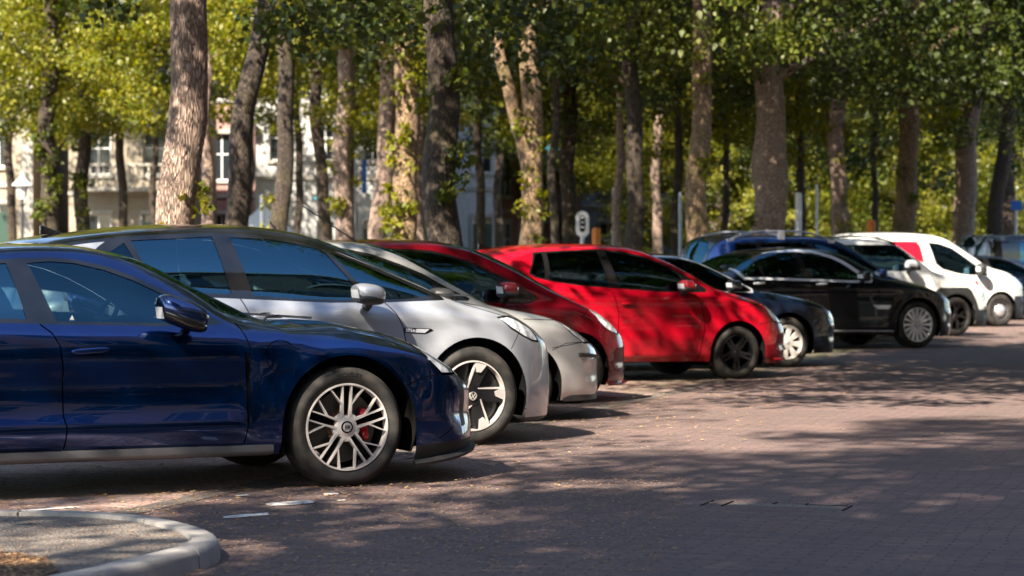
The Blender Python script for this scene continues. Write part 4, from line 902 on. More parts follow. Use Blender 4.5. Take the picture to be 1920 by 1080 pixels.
Lc = hatch('paint_slate', .96, .95, -3.6, .34, 3.0,
  top=[(-3.6, 1.1), (-3.57, 1.7), (-3.5, 1.93), (-3.0, 1.97), (-1.6, 1.98), (-1.1, 1.94), (-.8, 1.82), (-.5, 1.60), (-.2, 1.36), (-.05, 1.26), (.3, 1.16), (.6, 1.06), (.8, .92), (.95, .6)],
  rail=[(-3.6, 1.05), (-3.4, 1.90), (-2.5, 1.93), (-1.5, 1.93), (-1.1, 1.88), (-.8, 1.74), (-.5, 1.53), (-.2, 1.31), (0, 1.21), (.3, 1.12), (.6, 1.02), (.8, .88), (.95, .58)],
  belt=[(-3.6, 1.0), (-3.2, 1.25), (-1, 1.2), (-.3, 1.12), (.1, 1.1), (.5, 1.0), (.95, .55)], ry=[(-3.6, .8), (-1.5, .8), (-.8, .8), (-.2, .82), (.3, .75), (.95, .6)], rim=.2, style='cap',
  wins=[[(-1.6, 1.78), (-1.15, 1.72), (-.8, 1.52), (-.45, 1.24), (-1.55, 1.24)], [(-1.75, 1.78), (-2.6, 1.78), (-2.6, 1.25), (-1.7, 1.24)]], frame=[(-3.4, 1.80), (-1.6, 1.80), (-1.13, 1.745), (-.76, 1.54), (-.35, 1.21), (-1.55, 1.21), (-3.4, 1.22)],
  doors=doors2(-.4, -1.65, -2.75, 1.18), lamp=[(.45, 1.02), (.62, .95), (.78, .82), (.70, .76), (.5, .84)], xscreen=(-1.0, -.05), rscreen=(-3.5, -3.59),
  mirror=(-.6, 1.32, .10, .11, 0, 'plastic_black', 'plastic_black'), cab=-1.35, dash=1.2)
# a small light car nobody can see much of, parked behind the van, shares the hatchback shape
CARS = [
  ('sports_saloon', A, 652, 14.33, 25, 'dark blue sports saloon nearest the kerb with silver split spoke wheel and red brake calipers', 'car'),
  ('electric_hatchback', Bc, 888, 17.5, 25, 'pale grey electric hatchback with black roof and machined black wheels behind the blue saloon', 'car'),
  ('small_hatchback', Cc, 977, 19.95, 25, 'silver small hatchback with black bumper strip and long roof antenna', 'car'),
  ('compact_hatchback', Dc, 1080, 22.6, 25, 'wine red compact car with its nose between the silver hatchback and the bright red hatchback', 'car'),
  ('red_hatchback', Ec, 1383, 27.1, 25, 'bright red hatchback standing in sun spots with plain black wheels', 'car'),
  ('dark_saloon', Fc_, 1478, 30.0, 25, 'dark navy saloon with silver window trim right behind the bright red hatchback', 'car'),
  ('black_saloon', Gc, 1722, 36.6, 25, 'long black saloon with chrome window surround and many thin silver spokes', 'car'),
  ('estate_car', Hc, 1727, 39.4, 25, 'blue estate car with silver roof rails behind the black saloon', 'car'),
  ('crossover', Ic, 1793, 42.2, 25, 'white crossover with black wheel arch trim and black roof rails', 'car'),
  ('small_van', Jc, 1876, 48.1, 25, 'white small van with red side panel and round silver hub caps', 'van'),
  ('family_car', Kc, 1985, 53.5, 25, 'dark blue car at the right edge behind the bonnet of the white small van', 'car'),
  ('slate_van', Lc, 2080, 61.0, 22, 'grey blue van with a row of side windows at the far right end', 'van'),
]

# ------------------------------------------------------------------ ground, road, bay
PSI = R_(17.5); RD = (math.sin(PSI), math.cos(PSI)); RN = (math.cos(PSI), -math.sin(PSI))
def row(a, b):     # a metres to the right of the bay edge, b metres along the street
    return (-6.13+a*RN[0]+b*RD[0], 0.0+a*RN[1]+b*RD[1])
def paving(name, cols, mortar, bw, bh, rot, stain, moss=0, rough=.85, mossy=(30, 60), spots=0):
    m, t, b = newmat(name); L = t.links; N = t.nodes
    g = N.new('ShaderNodeNewGeometry'); mp = N.new('ShaderNodeMapping'); mp.inputs['Rotation'].default_value = (0, 0, rot); L.new(g.outputs['Position'], mp.inputs['Vector'])
    nw = N.new('ShaderNodeTexNoise'); nw.inputs['Scale'].default_value = 1.1; nw.inputs['Detail'].default_value = 3; L.new(mp.outputs[0], nw.inputs['Vector'])
    wv = N.new('ShaderNodeMix'); wv.data_type = 'VECTOR'; wv.inputs[0].default_value = .13; L.new(mp.outputs[0], wv.inputs[4]); L.new(nw.outputs['Color'], wv.inputs[5])
    br = N.new('ShaderNodeTexBrick'); br.inputs['Scale'].default_value = 1; br.inputs['Brick Width'].default_value = bw; br.inputs['Row Height'].default_value = bh
    br.inputs['Mortar Size'].default_value = .006; br.inputs['Mortar Smooth'].default_value = .3; br.inputs['Bias'].default_value = 0
    br.inputs['Color1'].default_value = (0, 0, 0, 1); br.inputs['Color2'].default_value = (1, 1, 1, 1); br.inputs['Mortar'].default_value = (.5, .5, .5, 1)
    L.new(wv.outputs[1], br.inputs['Vector'])
    r = N.new('ShaderNodeValToRGB'); e = r.color_ramp.elements; e[0].color = (*cols[0], 1); e[1].color = (*cols[-1], 1)
    for i, c in enumerate(cols[1:-1]): q = e.new((i+1)/(len(cols)-1)); q.color = (*c, 1)
    L.new(br.outputs['Color'], r.inputs[0])
    mm = N.new('ShaderNodeMix'); mm.data_type = 'RGBA'; mm.inputs['B'].default_value = (*mortar, 1); L.new(br.outputs['Fac'], mm.inputs['Factor']); L.new(r.outputs[0], mm.inputs['A'])
    # large worn and dirty patches
    n1 = N.new('ShaderNodeTexNoise'); n1.inputs['Scale'].default_value = .55; n1.inputs['Detail'].default_value = 7; n1.inputs['Roughness'].default_value = .65; L.new(g.outputs['Position'], n1.inputs['Vector'])
    r1 = N.new('ShaderNodeValToRGB'); r1.color_ramp.elements[0].position = .38; r1.color_ramp.elements[1].position = .68; L.new(n1.outputs[0], r1.inputs[0])
    m2 = N.new('ShaderNodeMix'); m2.data_type = 'RGBA'; m2.inputs['B'].default_value = (*stain, 1)
    mf = N.new('ShaderNodeMath'); mf.operation = 'MULTIPLY'; mf.inputs[1].default_value = .55; L.new(r1.outputs[0], mf.inputs[0]); L.new(mf.outputs[0], m2.inputs['Factor']); L.new(mm.outputs['Result'], m2.inputs['A'])
    n3 = N.new('ShaderNodeTexNoise'); n3.inputs['Scale'].default_value = 38; n3.inputs['Detail'].default_value = 4; L.new(g.outputs['Position'], n3.inputs['Vector'])
    m3 = N.new('ShaderNodeMix'); m3.data_type = 'RGBA'; m3.blend_type = 'OVERLAY'; m3.inputs['Factor'].default_value = .7; L.new(m2.outputs['Result'], m3.inputs['A']); L.new(n3.outputs['Color'], m3.inputs['B'])
    hs = N.new('ShaderNodeRGBToBW'); L.new(n3.outputs['Color'], hs.inputs[0]); L.new(hs.outputs[0], m3.inputs['B'])
    last = m3
    if moss:
        sx = N.new('ShaderNodeSeparateXYZ'); L.new(g.outputs['Position'], sx.inputs[0])
        mr = N.new('ShaderNodeMapRange'); mr.inputs[1].default_value = mossy[0]; mr.inputs[2].default_value = mossy[1]; mr.inputs[3].default_value = 0; mr.inputs[4].default_value = .5; L.new(sx.outputs[1], mr.inputs[0])
        n4 = N.new('ShaderNodeTexNoise'); n4.inputs['Scale'].default_value = 1.7; n4.inputs['Detail'].default_value = 8; n4.inputs['Roughness'].default_value = .7; L.new(g.outputs['Position'], n4.inputs['Vector'])
        ad = N.new('ShaderNodeMath'); ad.operation = 'ADD'; L.new(mr.outputs[0], ad.inputs[0]); L.new(n4.outputs[0], ad.inputs[1])
        r4 = N.new('ShaderNodeMapRange'); r4.inputs[1].default_value = .62; r4.inputs[2].default_value = .85; r4.inputs[4].default_value = moss; L.new(ad.outputs[0], r4.inputs[0])
        m4 = N.new('ShaderNodeMix'); m4.data_type = 'RGBA'; m4.inputs['B'].default_value = (.065, .075, .03, 1); L.new(r4.outputs[0], m4.inputs['Factor']); L.new(last.outputs['Result'], m4.inputs['A']); last = m4
    L.new(last.outputs['Result'], b.inputs['Base Color']); setp(b, Roughness=rough)
    bp = N.new('ShaderNodeBump'); bp.inputs['Strength'].default_value = .6; bp.inputs['Distance'].default_value = .008
    ih = N.new('ShaderNodeMath'); ih.operation = 'MULTIPLY_ADD'; ih.inputs[1].default_value = -1.0; L.new(br.outputs['Fac'], ih.inputs[0])
    sc = N.new('ShaderNodeMath'); sc.operation = 'ADD'; sb = N.new('ShaderNodeMath'); sb.operation = 'MULTIPLY'; sb.inputs[1].default_value = .5; L.new(br.outputs['Color'], sb.inputs[0]); L.new(sb.outputs[0], ih.inputs[2])
    L.new(ih.outputs[0], sc.inputs[0]); L.new(n3.outputs[0], sc.inputs[1]); L.new(sc.outputs[0], bp.inputs['Height']); L.new(bp.outputs[0], b.inputs['Normal'])
    return m
paving('road_brick', [(.110, .076, .071), (.142, .094, .087), (.176, .108, .096), (.126, .089, .084)], (.058, .045, .043), .20, .055, R_(17.5), (.070, .054, .052))
paving('bay_brick', [(.26, .165, .135), (.37, .24, .205), (.30, .21, .19), (.44, .31, .265)], (.13, .10, .085), .20, .055, R_(17.5), (.19, .155, .13), moss=.85, mossy=(17, 42))
def soil(name, cols, sc, rough=.95):
    m, t, b = newmat(name); L = t.links; N = t.nodes
    g = N.new('ShaderNodeNewGeometry'); v = N.new('ShaderNodeTexVoronoi'); v.inputs['Scale'].default_value = sc; L.new(g.outputs['Position'], v.inputs['Vector'])
    n = N.new('ShaderNodeTexNoise'); n.inputs['Scale'].default_value = 4; n.inputs['Detail'].default_value = 8; L.new(g.outputs['Position'], n.inputs['Vector'])
    bw = N.new('ShaderNodeRGBToBW'); L.new(v.outputs['Color'], bw.inputs[0]); ad = N.new('ShaderNodeMath'); ad.operation = 'MULTIPLY_ADD'; ad.inputs[1].default_value = .6; L.new(bw.outputs[0], ad.inputs[0])
    s2 = N.new('ShaderNodeMath'); s2.operation = 'MULTIPLY'; s2.inputs[1].default_value = .5; L.new(n.outputs[0], s2.inputs[0]); L.new(s2.outputs[0], ad.inputs[2])
    r = N.new('ShaderNodeValToRGB'); e = r.color_ramp.elements; e[0].color = (*cols[0], 1); e[1].color = (*cols[-1], 1); e[0].position = .25; e[1].position = .85
    for i, c in enumerate(cols[1:-1]): q = e.new(.25+.6*(i+1)/(len(cols)-1)); q.color = (*c, 1)
    L.new(ad.outputs[0], r.inputs[0]); L.new(r.outputs[0], b.inputs['Base Color']); setp(b, Roughness=rough)
    bp = N.new('ShaderNodeBump'); bp.inputs['Strength'].default_value = .9; bp.inputs['Distance'].default_value = .012; L.new(v.outputs['Distance'], bp.inputs['Height']); L.new(bp.outputs[0], b.inputs['Normal'])
soil('earth', [(.05, .035, .025), (.10, .07, .045), (.07, .07, .035)], 20)
soil('gravel', [(.07, .062, .058), (.14, .12, .105), (.22, .19, .165), (.12, .09, .07)], 85)
soil('bark_mulch', [(.03, .02, .014), (.09, .05, .028), (.17, .09, .045), (.06, .04, .025)], 60)
def concrete(name, col):
    m, t, b = newmat(name); L = t.links; N = t.nodes
    g = N.new('ShaderNodeNewGeometry'); n = N.new('ShaderNodeTexNoise'); n.inputs['Scale'].default_value = 5; n.inputs['Detail'].default_value = 10; n.inputs['Roughness'].default_value = .7; L.new(g.outputs['Position'], n.inputs['Vector'])
    n2 = N.new('ShaderNodeTexNoise'); n2.inputs['Scale'].default_value = 180; L.new(g.outputs['Position'], n2.inputs['Vector'])
    r = N.new('ShaderNodeValToRGB'); r.color_ramp.elements[0].position = .3; r.color_ramp.elements[1].position = .7; r.color_ramp.elements[0].color = (*[c*.62 for c in col], 1); r.color_ramp.elements[1].color = (*col, 1); L.new(n.outputs[0], r.inputs[0])
    mx = N.new('ShaderNodeMix'); mx.data_type = 'RGBA'; mx.blend_type = 'OVERLAY'; mx.inputs['Factor'].default_value = .45; L.new(r.outputs[0], mx.inputs['A']); L.new(n2.outputs[0], mx.inputs['B']); L.new(mx.outputs['Result'], b.inputs['Base Color'])
    setp(b, Roughness=.85); bp = N.new('ShaderNodeBump'); bp.inputs['Strength'].default_value = .3; bp.inputs['Distance'].default_value = .004; L.new(n2.outputs[0], bp.inputs['Height']); L.new(bp.outputs[0], b.inputs['Normal'])
concrete('concrete', (.38, .355, .33))
def sheet(name, pts, z, mat, kind='structure'):
    mb = MB(); mb.add([(x, y, z) for x, y in pts], [tuple(range(len(pts)))], mat); o = mb.build(name, smooth=False); 
    if kind: tag(o, kind=kind)
    return o
sheet('ground', [(-400, -300), (400, -300), (400, 900), (-400, 900)], 0, 'earth')
sheet('road', [row(0, -40), row(11.5, -40), row(11.5, 260), row(0, 260)], .004, 'road_brick')
sheet('parking_bay', [row(-7.5, -40), row(0, -40), row(0, 150), row(-7.5, 150)], .004, 'bay_brick')
sheet('pavement', [row(11.5, -40), row(16, -40), row(16, 260), row(11.5, 260)], .12, 'concrete')
mb = MB(); a = row(11.5, -40); b_ = row(11.5, 260); c_ = row(11.35, 260); d_ = row(11.35, -40)
mb.add([(*a, .118), (*b_, .118), (*c_, .118), (*d_, .118), (*c_, 0), (*d_, 0)], [(0, 1, 2, 3), (3, 2, 4, 5)], 'concrete'); tag(mb.build('kerb', smooth=False), kind='structure')
# narrow gutter course between bay and road: slightly darker row of bricks on edge
simple('gutter', (.10, .085, .075), .9, bump=.3, bscale=30, vary=.35)
sheet('gutter', [row(-.06, -10), row(.10, -10), row(.10, 150), row(-.06, 150)], .008, 'gutter')

# rounded kerb island in the foreground
KO = [(-1.90, 8.6), (-1.78, 9.37), (-1.61, 9.82), (-1.38, 10.45), (-1.325, 10.72), (-1.335, 10.96), (-1.45, 11.33), (-1.715, 11.78), (-1.95, 11.98), (-2.17, 12.08), (-2.45, 12.12), (-3.2, 12.10), (-4.6, 11.75)]
def smoothline(pts, n=6):
    out = []
    for i in range(len(pts)-1):
        p0 = pts[max(i-1, 0)]; p1 = pts[i]; p2 = pts[i+1]; p3 = pts[min(i+2, len(pts)-1)]
        for k in range(n):
            t = k/n; out.append(tuple(.5*((2*p1[j])+(-p0[j]+p2[j])*t+(2*p0[j]-5*p1[j]+4*p2[j]-p3[j])*t*t+(-p0[j]+3*p1[j]-3*p2[j]+p3[j])*t**3) for j in (0, 1)))
    return out+[pts[-1]]
ko = smoothline(KO)
def inset(line, d):
    out = []
    for i, p in enumerate(line):
        a = Vector(line[max(i-1, 0)]); b = Vector(line[min(i+1, len(line)-1)]); t = (b-a).normalized(); out.append((p[0]-t.y*d, p[1]+t.x*d))
    return out
ki = inset(ko, .12)
isl = empty('kerb_island', (-2.4, 10.5, 0)); tag(isl, 'rounded pale concrete kerb round a gravel and bark island in the near left corner', 'kerb')
# kerb cut into stones with narrow joints
cum = [0]
for i in range(1, len(ko)): cum.append(cum[-1]+math.dist(ko[i], ko[i-1]))
def kpt(line, s):
    i = max(0, min(len(cum)-2, next((j for j in range(len(cum)-1) if cum[j+1] >= s), len(cum)-2))); f = (s-cum[i])/(cum[i+1]-cum[i])
    return Vector((line[i][0]*(1-f)+line[i+1][0]*f, line[i][1]*(1-f)+line[i+1][1]*f))
joints = [0, .45, 1.16, 1.98, 2.62, 3.3, 4.2, cum[-1]]
for a, b in zip(joints[:-1], joints[1:]):
    mb = MB(); n = 12; vs = []
    for i in range(n+1):
        s = a+.006+(b-a-.012)*i/n; o = kpt(ko, s); q = kpt(ki, s); t = (o-q).normalized()
        for p, z in ((o+t*.012, -.02), (o+t*.004, .075), (o-t*.006, .093), (o-t*.022, .1), (q, .1), (q, -.02)): vs.append((p.x+2.4, p.y-10.5, z))
    mb.add(vs, [(i*6+k, (i+1)*6+k, (i+1)*6+k+1, i*6+k+1) for i in range(n) for k in range(5)]+[tuple(range(6)), tuple(n*6+k for k in range(5, -1, -1))], 'concrete')
    mb.build('kerb_stone', isl, ang=50)
inner = [p for p in inset(ko, .13)]
mb = MB(); mb.add([(x+2.4, y-10.5, .082) for x, y in inner+[(-4.6, 8.6)]], [tuple(range(len(inner)+1))], 'gravel'); mb.build('gravel_bed', isl, smooth=False)
mb = MB(); soilp = [(-1.98, 9.3), (-1.85, 9.85), (-1.98, 10.28), (-2.22, 10.5), (-2.6, 10.58), (-4.4, 10.6), (-4.4, 8.7), (-2.05, 8.7)]
mb.add([(x+2.4, y-10.5, .088) for x, y in soilp], [tuple(range(len(soilp)))], 'bark_mulch'); mb.build('bark_bed', isl, smooth=False)

# faded paint of the bay line
rnd = random.Random(4)
simple('old_paint', (.62, .60, .56), .8, vary=.3, bscale=14)
for k, (px, py, L_, W_) in enumerate([(549, 946, .30, .10), (461, 970, .27, .06), (620, 929, .10, .05), (452, 932, .10, .035), (640, 941, .05, .03), (95, 957, .35, .04)]):
    Y = FPX*HC/(py-YHOR); X = ax(px, Y); pts = []
    for i in range(14):
        a = 2*math.pi*i/14; r = rnd.uniform(.75, 1.1); u = math.copysign(abs(math.cos(a))**.6, math.cos(a))*L_/2*r; v = math.copysign(abs(math.sin(a))**.6, math.sin(a))*W_*r
        pts.append((X+u*math.cos(.5)-v*.3, Y+u*math.sin(.75)+v))
    sheet('bay_marking', pts, .009, 'old_paint')

# rectangular repair cover let into the road
cv = empty('road_cover', (ax(1480, 13.25), 13.25, .005), R_(-19)); tag(cv, 'long narrow sunken strip of grit between bricks in the dark road', 'road repair')
mb = MB(); pl = [(-.33, -.075), (-.1, -.085), (.05, -.07), (.31, -.08), (.30, .07), (.02, .08), (-.2, .07), (-.32, .085)]
mb.add([(x, y, 0) for x, y in pl], [tuple(range(len(pl)))], 'gravel'); mb.build('grit_infill', cv, smooth=False)
mb = MB()
for x, w_, l0, l1 in ((-.46, .006, -.16, .14), (-.345, .009, -.14, .12), (-.10, .008, .05, .15), (.08, .007, .05, .13), (.33, .009, -.17, .10)): mb.box((x-w_/2, l0, -.002), (x+w_/2, l1, .003), 'gap')
mb.box((.10, .078, -.002), (.31, .085, .002), 'gap'); mb.build('open_joints', cv, smooth=False)

# ------------------------------------------------------------------ litter of fallen bud scales and twigs
def litter(name, n, mats, size, pos, kind='stuff', z=.012, seed=1):
    rg = random.Random(seed); mb = MB(); v = []; f = [[] for _ in mats]
    for i in range(n):
        p = pos(rg); 
        if p is None: continue
        s = rg.uniform(*size); a = rg.uniform(0, 6.28); el = rg.uniform(.25, 1); h = rg.uniform(0, .4)*s
        ca, sa = math.cos(a)*s, math.sin(a)*s; k = len(v)
        zz = p[2] if len(p) > 2 else z
        v += [(p[0]+ca, p[1]+sa, zz+h), (p[0]-sa*el, p[1]+ca*el, zz), (p[0]-ca, p[1]-sa, zz+h*.5), (p[0]+sa*el, p[1]-ca*el, zz+.002)]
        f[rg.randrange(len(mats))].append((k, k+1, k+2, k+3))
    fs = []; mi = []
    for j, q in enumerate(f): fs += q; mi += [j]*len(q)
    me = bpy.data.meshes.new(name); me.from_pydata(v, [], fs)
    for m in mats: me.materials.append(MATS[m])
    me.polygons.foreach_set('material_index', mi); me.update(); o = link(name, me); tag(o, kind=kind); return o
simple('bark_twig', (.06, .04, .03), .9); simple('scale_a', (.30, .15, .06), .8); simple('scale_b', (.18, .09, .045), .8); simple('scale_c', (.38, .25, .12), .8); simple('scale_d', (.10, .10, .03), .8)
def p_bay(rg):
    b = 9+rg.random()**1.6*50; a = rg.gauss(-1.6, 1.9)
    if a < -7 or a > 7: return None
    return row(a, b)
litter('fallen_bud_scales', 52000, ['scale_a', 'scale_b', 'scale_c', 'scale_d'], (.006, .019), p_bay, seed=3)
def p_near(rg):
    Y = rg.uniform(9.5, 15.5); return (rg.uniform(-2.6, .5)+.1*(Y-9), Y)
litter('fallen_scales_by_kerb', 14000, ['scale_a', 'scale_b', 'scale_c'], (.003, .009), p_near, seed=8)
def p_isl(rg):
    x = rg.uniform(-4, -1.9); y = rg.uniform(9, 10.6)
    return (x, y, .092) if inpoly(np.array([x]), np.array([y]), soilp)[0] else None
litter('bark_chips', 9000, ['scale_a', 'scale_b', 'scale_c'], (.005, .016), p_isl, seed=9)
def p_isl2(rg):
    x = rg.uniform(-4, -1.5); y = rg.uniform(9, 12.1)
    return (x, y, .086) if inpoly(np.array([x]), np.array([y]), inner+[(-4.6, 8.6)])[0] else None
litter('seed_litter_on_gravel', 5000, ['scale_a', 'scale_b', 'scale_c'], (.003, .009), p_isl2, seed=10)

for px, py, L_, rz_, lab in ((1190, 711, .75, .15, 'thin forked fallen twig on the bay edge before the bright red hatchback'), (1388, 726, .3, -.1, 'short dark fallen twig on the road right of the forked one')):
    Y = FPX*HC/(py-YHOR); tw = empty('fallen_twig', (ax(px, Y), Y, .012), rz_); tag(tw, lab, 'twig')
    mb = MB(); mb.tube([(-L_/2, 0, 0), (-L_/6, .03, .012), (L_/5, -.02, .006), (L_/2, .05, .03)], [.008, .007, .006, .003], 'bark_twig', 6); mb.tube([(0, 0, .005), (L_*.25, .18, .04)], [.005, .002], 'bark_twig', 6); mb.build('stem', tw)

# ------------------------------------------------------------------ trees
def bark_mat(name, c1, c2, moss=.0):
    m, t, b = newmat(name); L = t.links; N = t.nodes
    tc = N.new('ShaderNodeTexCoord'); mp = N.new('ShaderNodeMapping'); mp.inputs['Scale'].default_value = (1, 1, .13); L.new(tc.outputs['Object'], mp.inputs['Vector'])
    nz = N.new('ShaderNodeTexNoise'); nz.inputs['Scale'].default_value = 5; L.new(mp.outputs[0], nz.inputs['Vector'])
    mx0 = N.new('ShaderNodeMix'); mx0.data_type = 'VECTOR'; mx0.inputs[0].default_value = .08; L.new(mp.outputs[0], mx0.inputs[4]); L.new(nz.outputs['Color'], mx0.inputs[5])
    v = N.new('ShaderNodeTexVoronoi'); v.feature = 'DISTANCE_TO_EDGE'; v.inputs['Scale'].default_value = 62; L.new(mx0.outputs[1], v.inputs['Vector'])
    n = N.new('ShaderNodeTexNoise'); n.inputs['Scale'].default_value = 30; n.inputs['Detail'].default_value = 8; L.new(mp.outputs[0], n.inputs['Vector'])
    r = N.new('ShaderNodeValToRGB'); e = r.color_ramp.elements; e[0].position = .0; e[0].color = (*[c*.55 for c in c1], 1); e[1].position = .26; e[1].color = (*c2, 1); q = e.new(.08); q.color = (*c1, 1); L.new(v.outputs[0], r.inputs[0])
    mx = N.new('ShaderNodeMix'); mx.data_type = 'RGBA'; mx.blend_type = 'OVERLAY'; mx.inputs['Factor'].default_value = .6; L.new(r.outputs[0], mx.inputs['A']); L.new(n.outputs[0], mx.inputs['B'])
    n5 = N.new('ShaderNodeTexNoise'); n5.inputs['Scale'].default_value = 1.6; n5.inputs['Detail'].default_value = 5; L.new(tc.outputs['Object'], n5.inputs['Vector'])
    r5 = N.new('ShaderNodeMapRange'); r5.inputs[1].default_value = .52; r5.inputs[2].default_value = .66; r5.inputs[4].default_value = moss; L.new(n5.outputs[0], r5.inputs[0])
    m5 = N.new('ShaderNodeMix'); m5.data_type = 'RGBA'; m5.inputs['B'].default_value = (.10, .085, .02, 1); L.new(r5.outputs[0], m5.inputs['Factor']); L.new(mx.outputs['Result'], m5.inputs['A'])
    L.new(m5.outputs['Result'], b.inputs['Base Color']); setp(b, Roughness=.9)
    ad = N.new('ShaderNodeMath'); ad.operation = 'MULTIPLY_ADD'; ad.inputs[1].default_value = .25; L.new(n.outputs[0], ad.inputs[0]); cl = N.new('ShaderNodeMapRange'); cl.inputs[2].default_value = .25; L.new(v.outputs[0], cl.inputs[0]); L.new(cl.outputs[0], ad.inputs[2])
    bp = N.new('ShaderNodeBump'); bp.inputs['Strength'].default_value = .9; bp.inputs['Distance'].default_value = .03; L.new(ad.outputs[0], bp.inputs['Height']); L.new(bp.outputs[0], b.inputs['Normal'])
bark_mat('bark', (.25, .175, .135), (.46, .335, .265)); bark_mat('bark_dark', (.035, .025, .018), (.10, .07, .05), .4); bark_mat('bark_mossy', (.18, .115, .065), (.42, .28, .16), .8)  # near-black copy for trunks in shade; the shade is put into its colour
def leaf_mat(name, cols, tr=.45):
    m = bpy.data.materials.new(name); m.use_nodes = True; MATS[name] = m; t = m.node_tree; t.nodes.clear(); L = t.links; N = t.nodes
    o = N.new('ShaderNodeOutputMaterial'); g = N.new('ShaderNodeNewGeometry'); r = N.new('ShaderNodeValToRGB'); e = r.color_ramp.elements
    e[0].color = (*cols[0], 1); e[1].color = (*cols[-1], 1)
    for i, c in enumerate(cols[1:-1]): q = e.new((i+1)/(len(cols)-1)); q.color = (*c, 1)
    L.new(g.outputs['Random Per Island'], r.inputs[0])
    d = N.new('ShaderNodeBsdfPrincipled'); d.inputs['Roughness'].default_value = .45; d.inputs['Specular IOR Level'].default_value = .35; L.new(r.outputs[0], d.inputs['Base Color'])
    tl = N.new('ShaderNodeBsdfTranslucent'); hs = N.new('ShaderNodeHueSaturation'); hs.inputs['Saturation'].default_value = 1.15; hs.inputs['Value'].default_value = 1.7; hs.inputs['Hue'].default_value = .485; L.new(r.outputs[0], hs.inputs['Color']); L.new(hs.outputs[0], tl.inputs[0])
    mx = N.new('ShaderNodeMixShader'); mx.inputs[0].default_value = tr; L.new(d.outputs[0], mx.inputs[1]); L.new(tl.outputs[0], mx.inputs[2]); L.new(mx.outputs[0], o.inputs[0])
leaf_mat('leaf', [(.040, .060, .008), (.072, .096, .012), (.115, .125, .018), (.055, .078, .010)], .36)
leaf_mat('leaf_yellow_lit', [(.085, .115, .012), (.15, .165, .02), (.24, .22, .03), (.10, .125, .015)])  # yellow shoots, and sunlit crowns whose light is put into the colour
leaf_mat('leaf_shaded', [(.022, .036, .007), (.038, .055, .009), (.060, .076, .013)], .3)  # darker copy for shaded canopy, shade put into the leaf colour
def leaf_cloud(name, centres, per, spread, size, mat, seed=0, flat=.6):
    """many small pointed leaves around clump centres; centres: array (n,3) + radius column"""
    rg = np.random.default_rng(seed); C = np.repeat(centres, per, 0); n = len(C)
    d_ = rg.normal(size=(n, 3)); d_ /= np.linalg.norm(d_, axis=1, keepdims=True); rr = rg.random((n, 1))**.45
    P = C[:, :3]+d_*rr*C[:, 3:4]*np.array([1, 1, flat])
    nrm = rg.normal(size=(n, 3))*.55+np.array([0, 0, .75]); nrm /= np.linalg.norm(nrm, axis=1, keepdims=True)
    u = np.cross(nrm, rg.normal(size=(n, 3))); u /= np.linalg.norm(u, axis=1, keepdims=True)+1e-9; u[:, 2] -= .35; w_ = np.cross(nrm, u)
    s = rg.uniform(size[0], size[1], (n, 1)); bend = nrm*s*.18
    V = np.empty((n, 6, 3)); V[:, 0] = P-u*s*.5; V[:, 1] = P-u*s*.12+w_*s*.42+bend; V[:, 2] = P+u*s*.28+w_*s*.30+bend*.6; V[:, 3] = P+u*s*.62-bend; V[:, 4] = P+u*s*.28-w_*s*.30+bend*.6; V[:, 5] = P-u*s*.12-w_*s*.42+bend
    me = bpy.data.meshes.new(name); me.vertices.add(n*6); me.vertices.foreach_set('co', V.reshape(-1).astype(np.float32))
    me.loops.add(n*6); me.loops.foreach_set('vertex_index', np.arange(n*6, dtype=np.int32)); me.polygons.add(n); me.polygons.foreach_set('loop_start', np.arange(0, n*6, 6, dtype=np.int32)); me.polygons.foreach_set('loop_total', np.full(n, 6, dtype=np.int32))
    me.materials.append(MATS[mat]); me.update(calc_edges=True); return me
def crown_mesh(name, seed, mat, r=4.2, h=9.5, n=190, per=150, size=(.06, .125), low=.0):
    """local z=0 is the crown's lower edge; uneven outline from clumps strewn on limbs"""
    rg = np.random.default_rng(seed); cs = []
    for k in range(n):
        zz = rg.random()**.9; env = math.sin(math.pi*min(1, .18+.86*zz))**.6 if zz < .95 else .3
        a = rg.uniform(0, 6.283); lob = 1+.22*math.sin(3*a+seed)+.12*math.sin(7*a+2*seed+5*zz); q = r*env*lob*(rg.random()**.42)
        z = zz*h-(.9*rg.random()*(q/r)**2)*(1-zz); cs.append((q*math.cos(a), q*math.sin(a), z, rg.uniform(.45, 1.0)))
    return leaf_cloud(name, np.array(cs), per, 1, size, mat, seed)
CROWN = [crown_mesh('crown', 1, 'leaf'), crown_mesh('crown', 2, 'leaf_yellow_lit', n=180), crown_mesh('crown', 3, 'leaf_shaded', n=210), crown_mesh('crown', 4, 'leaf', n=190), crown_mesh('crown', 5, 'leaf', n=66, per=150), crown_mesh('crown', 6, 'leaf', n=110, per=150, r=2.9, h=4.5), crown_mesh('crown', 7, 'leaf_shaded', n=430, per=150, size=(.08, .15))]
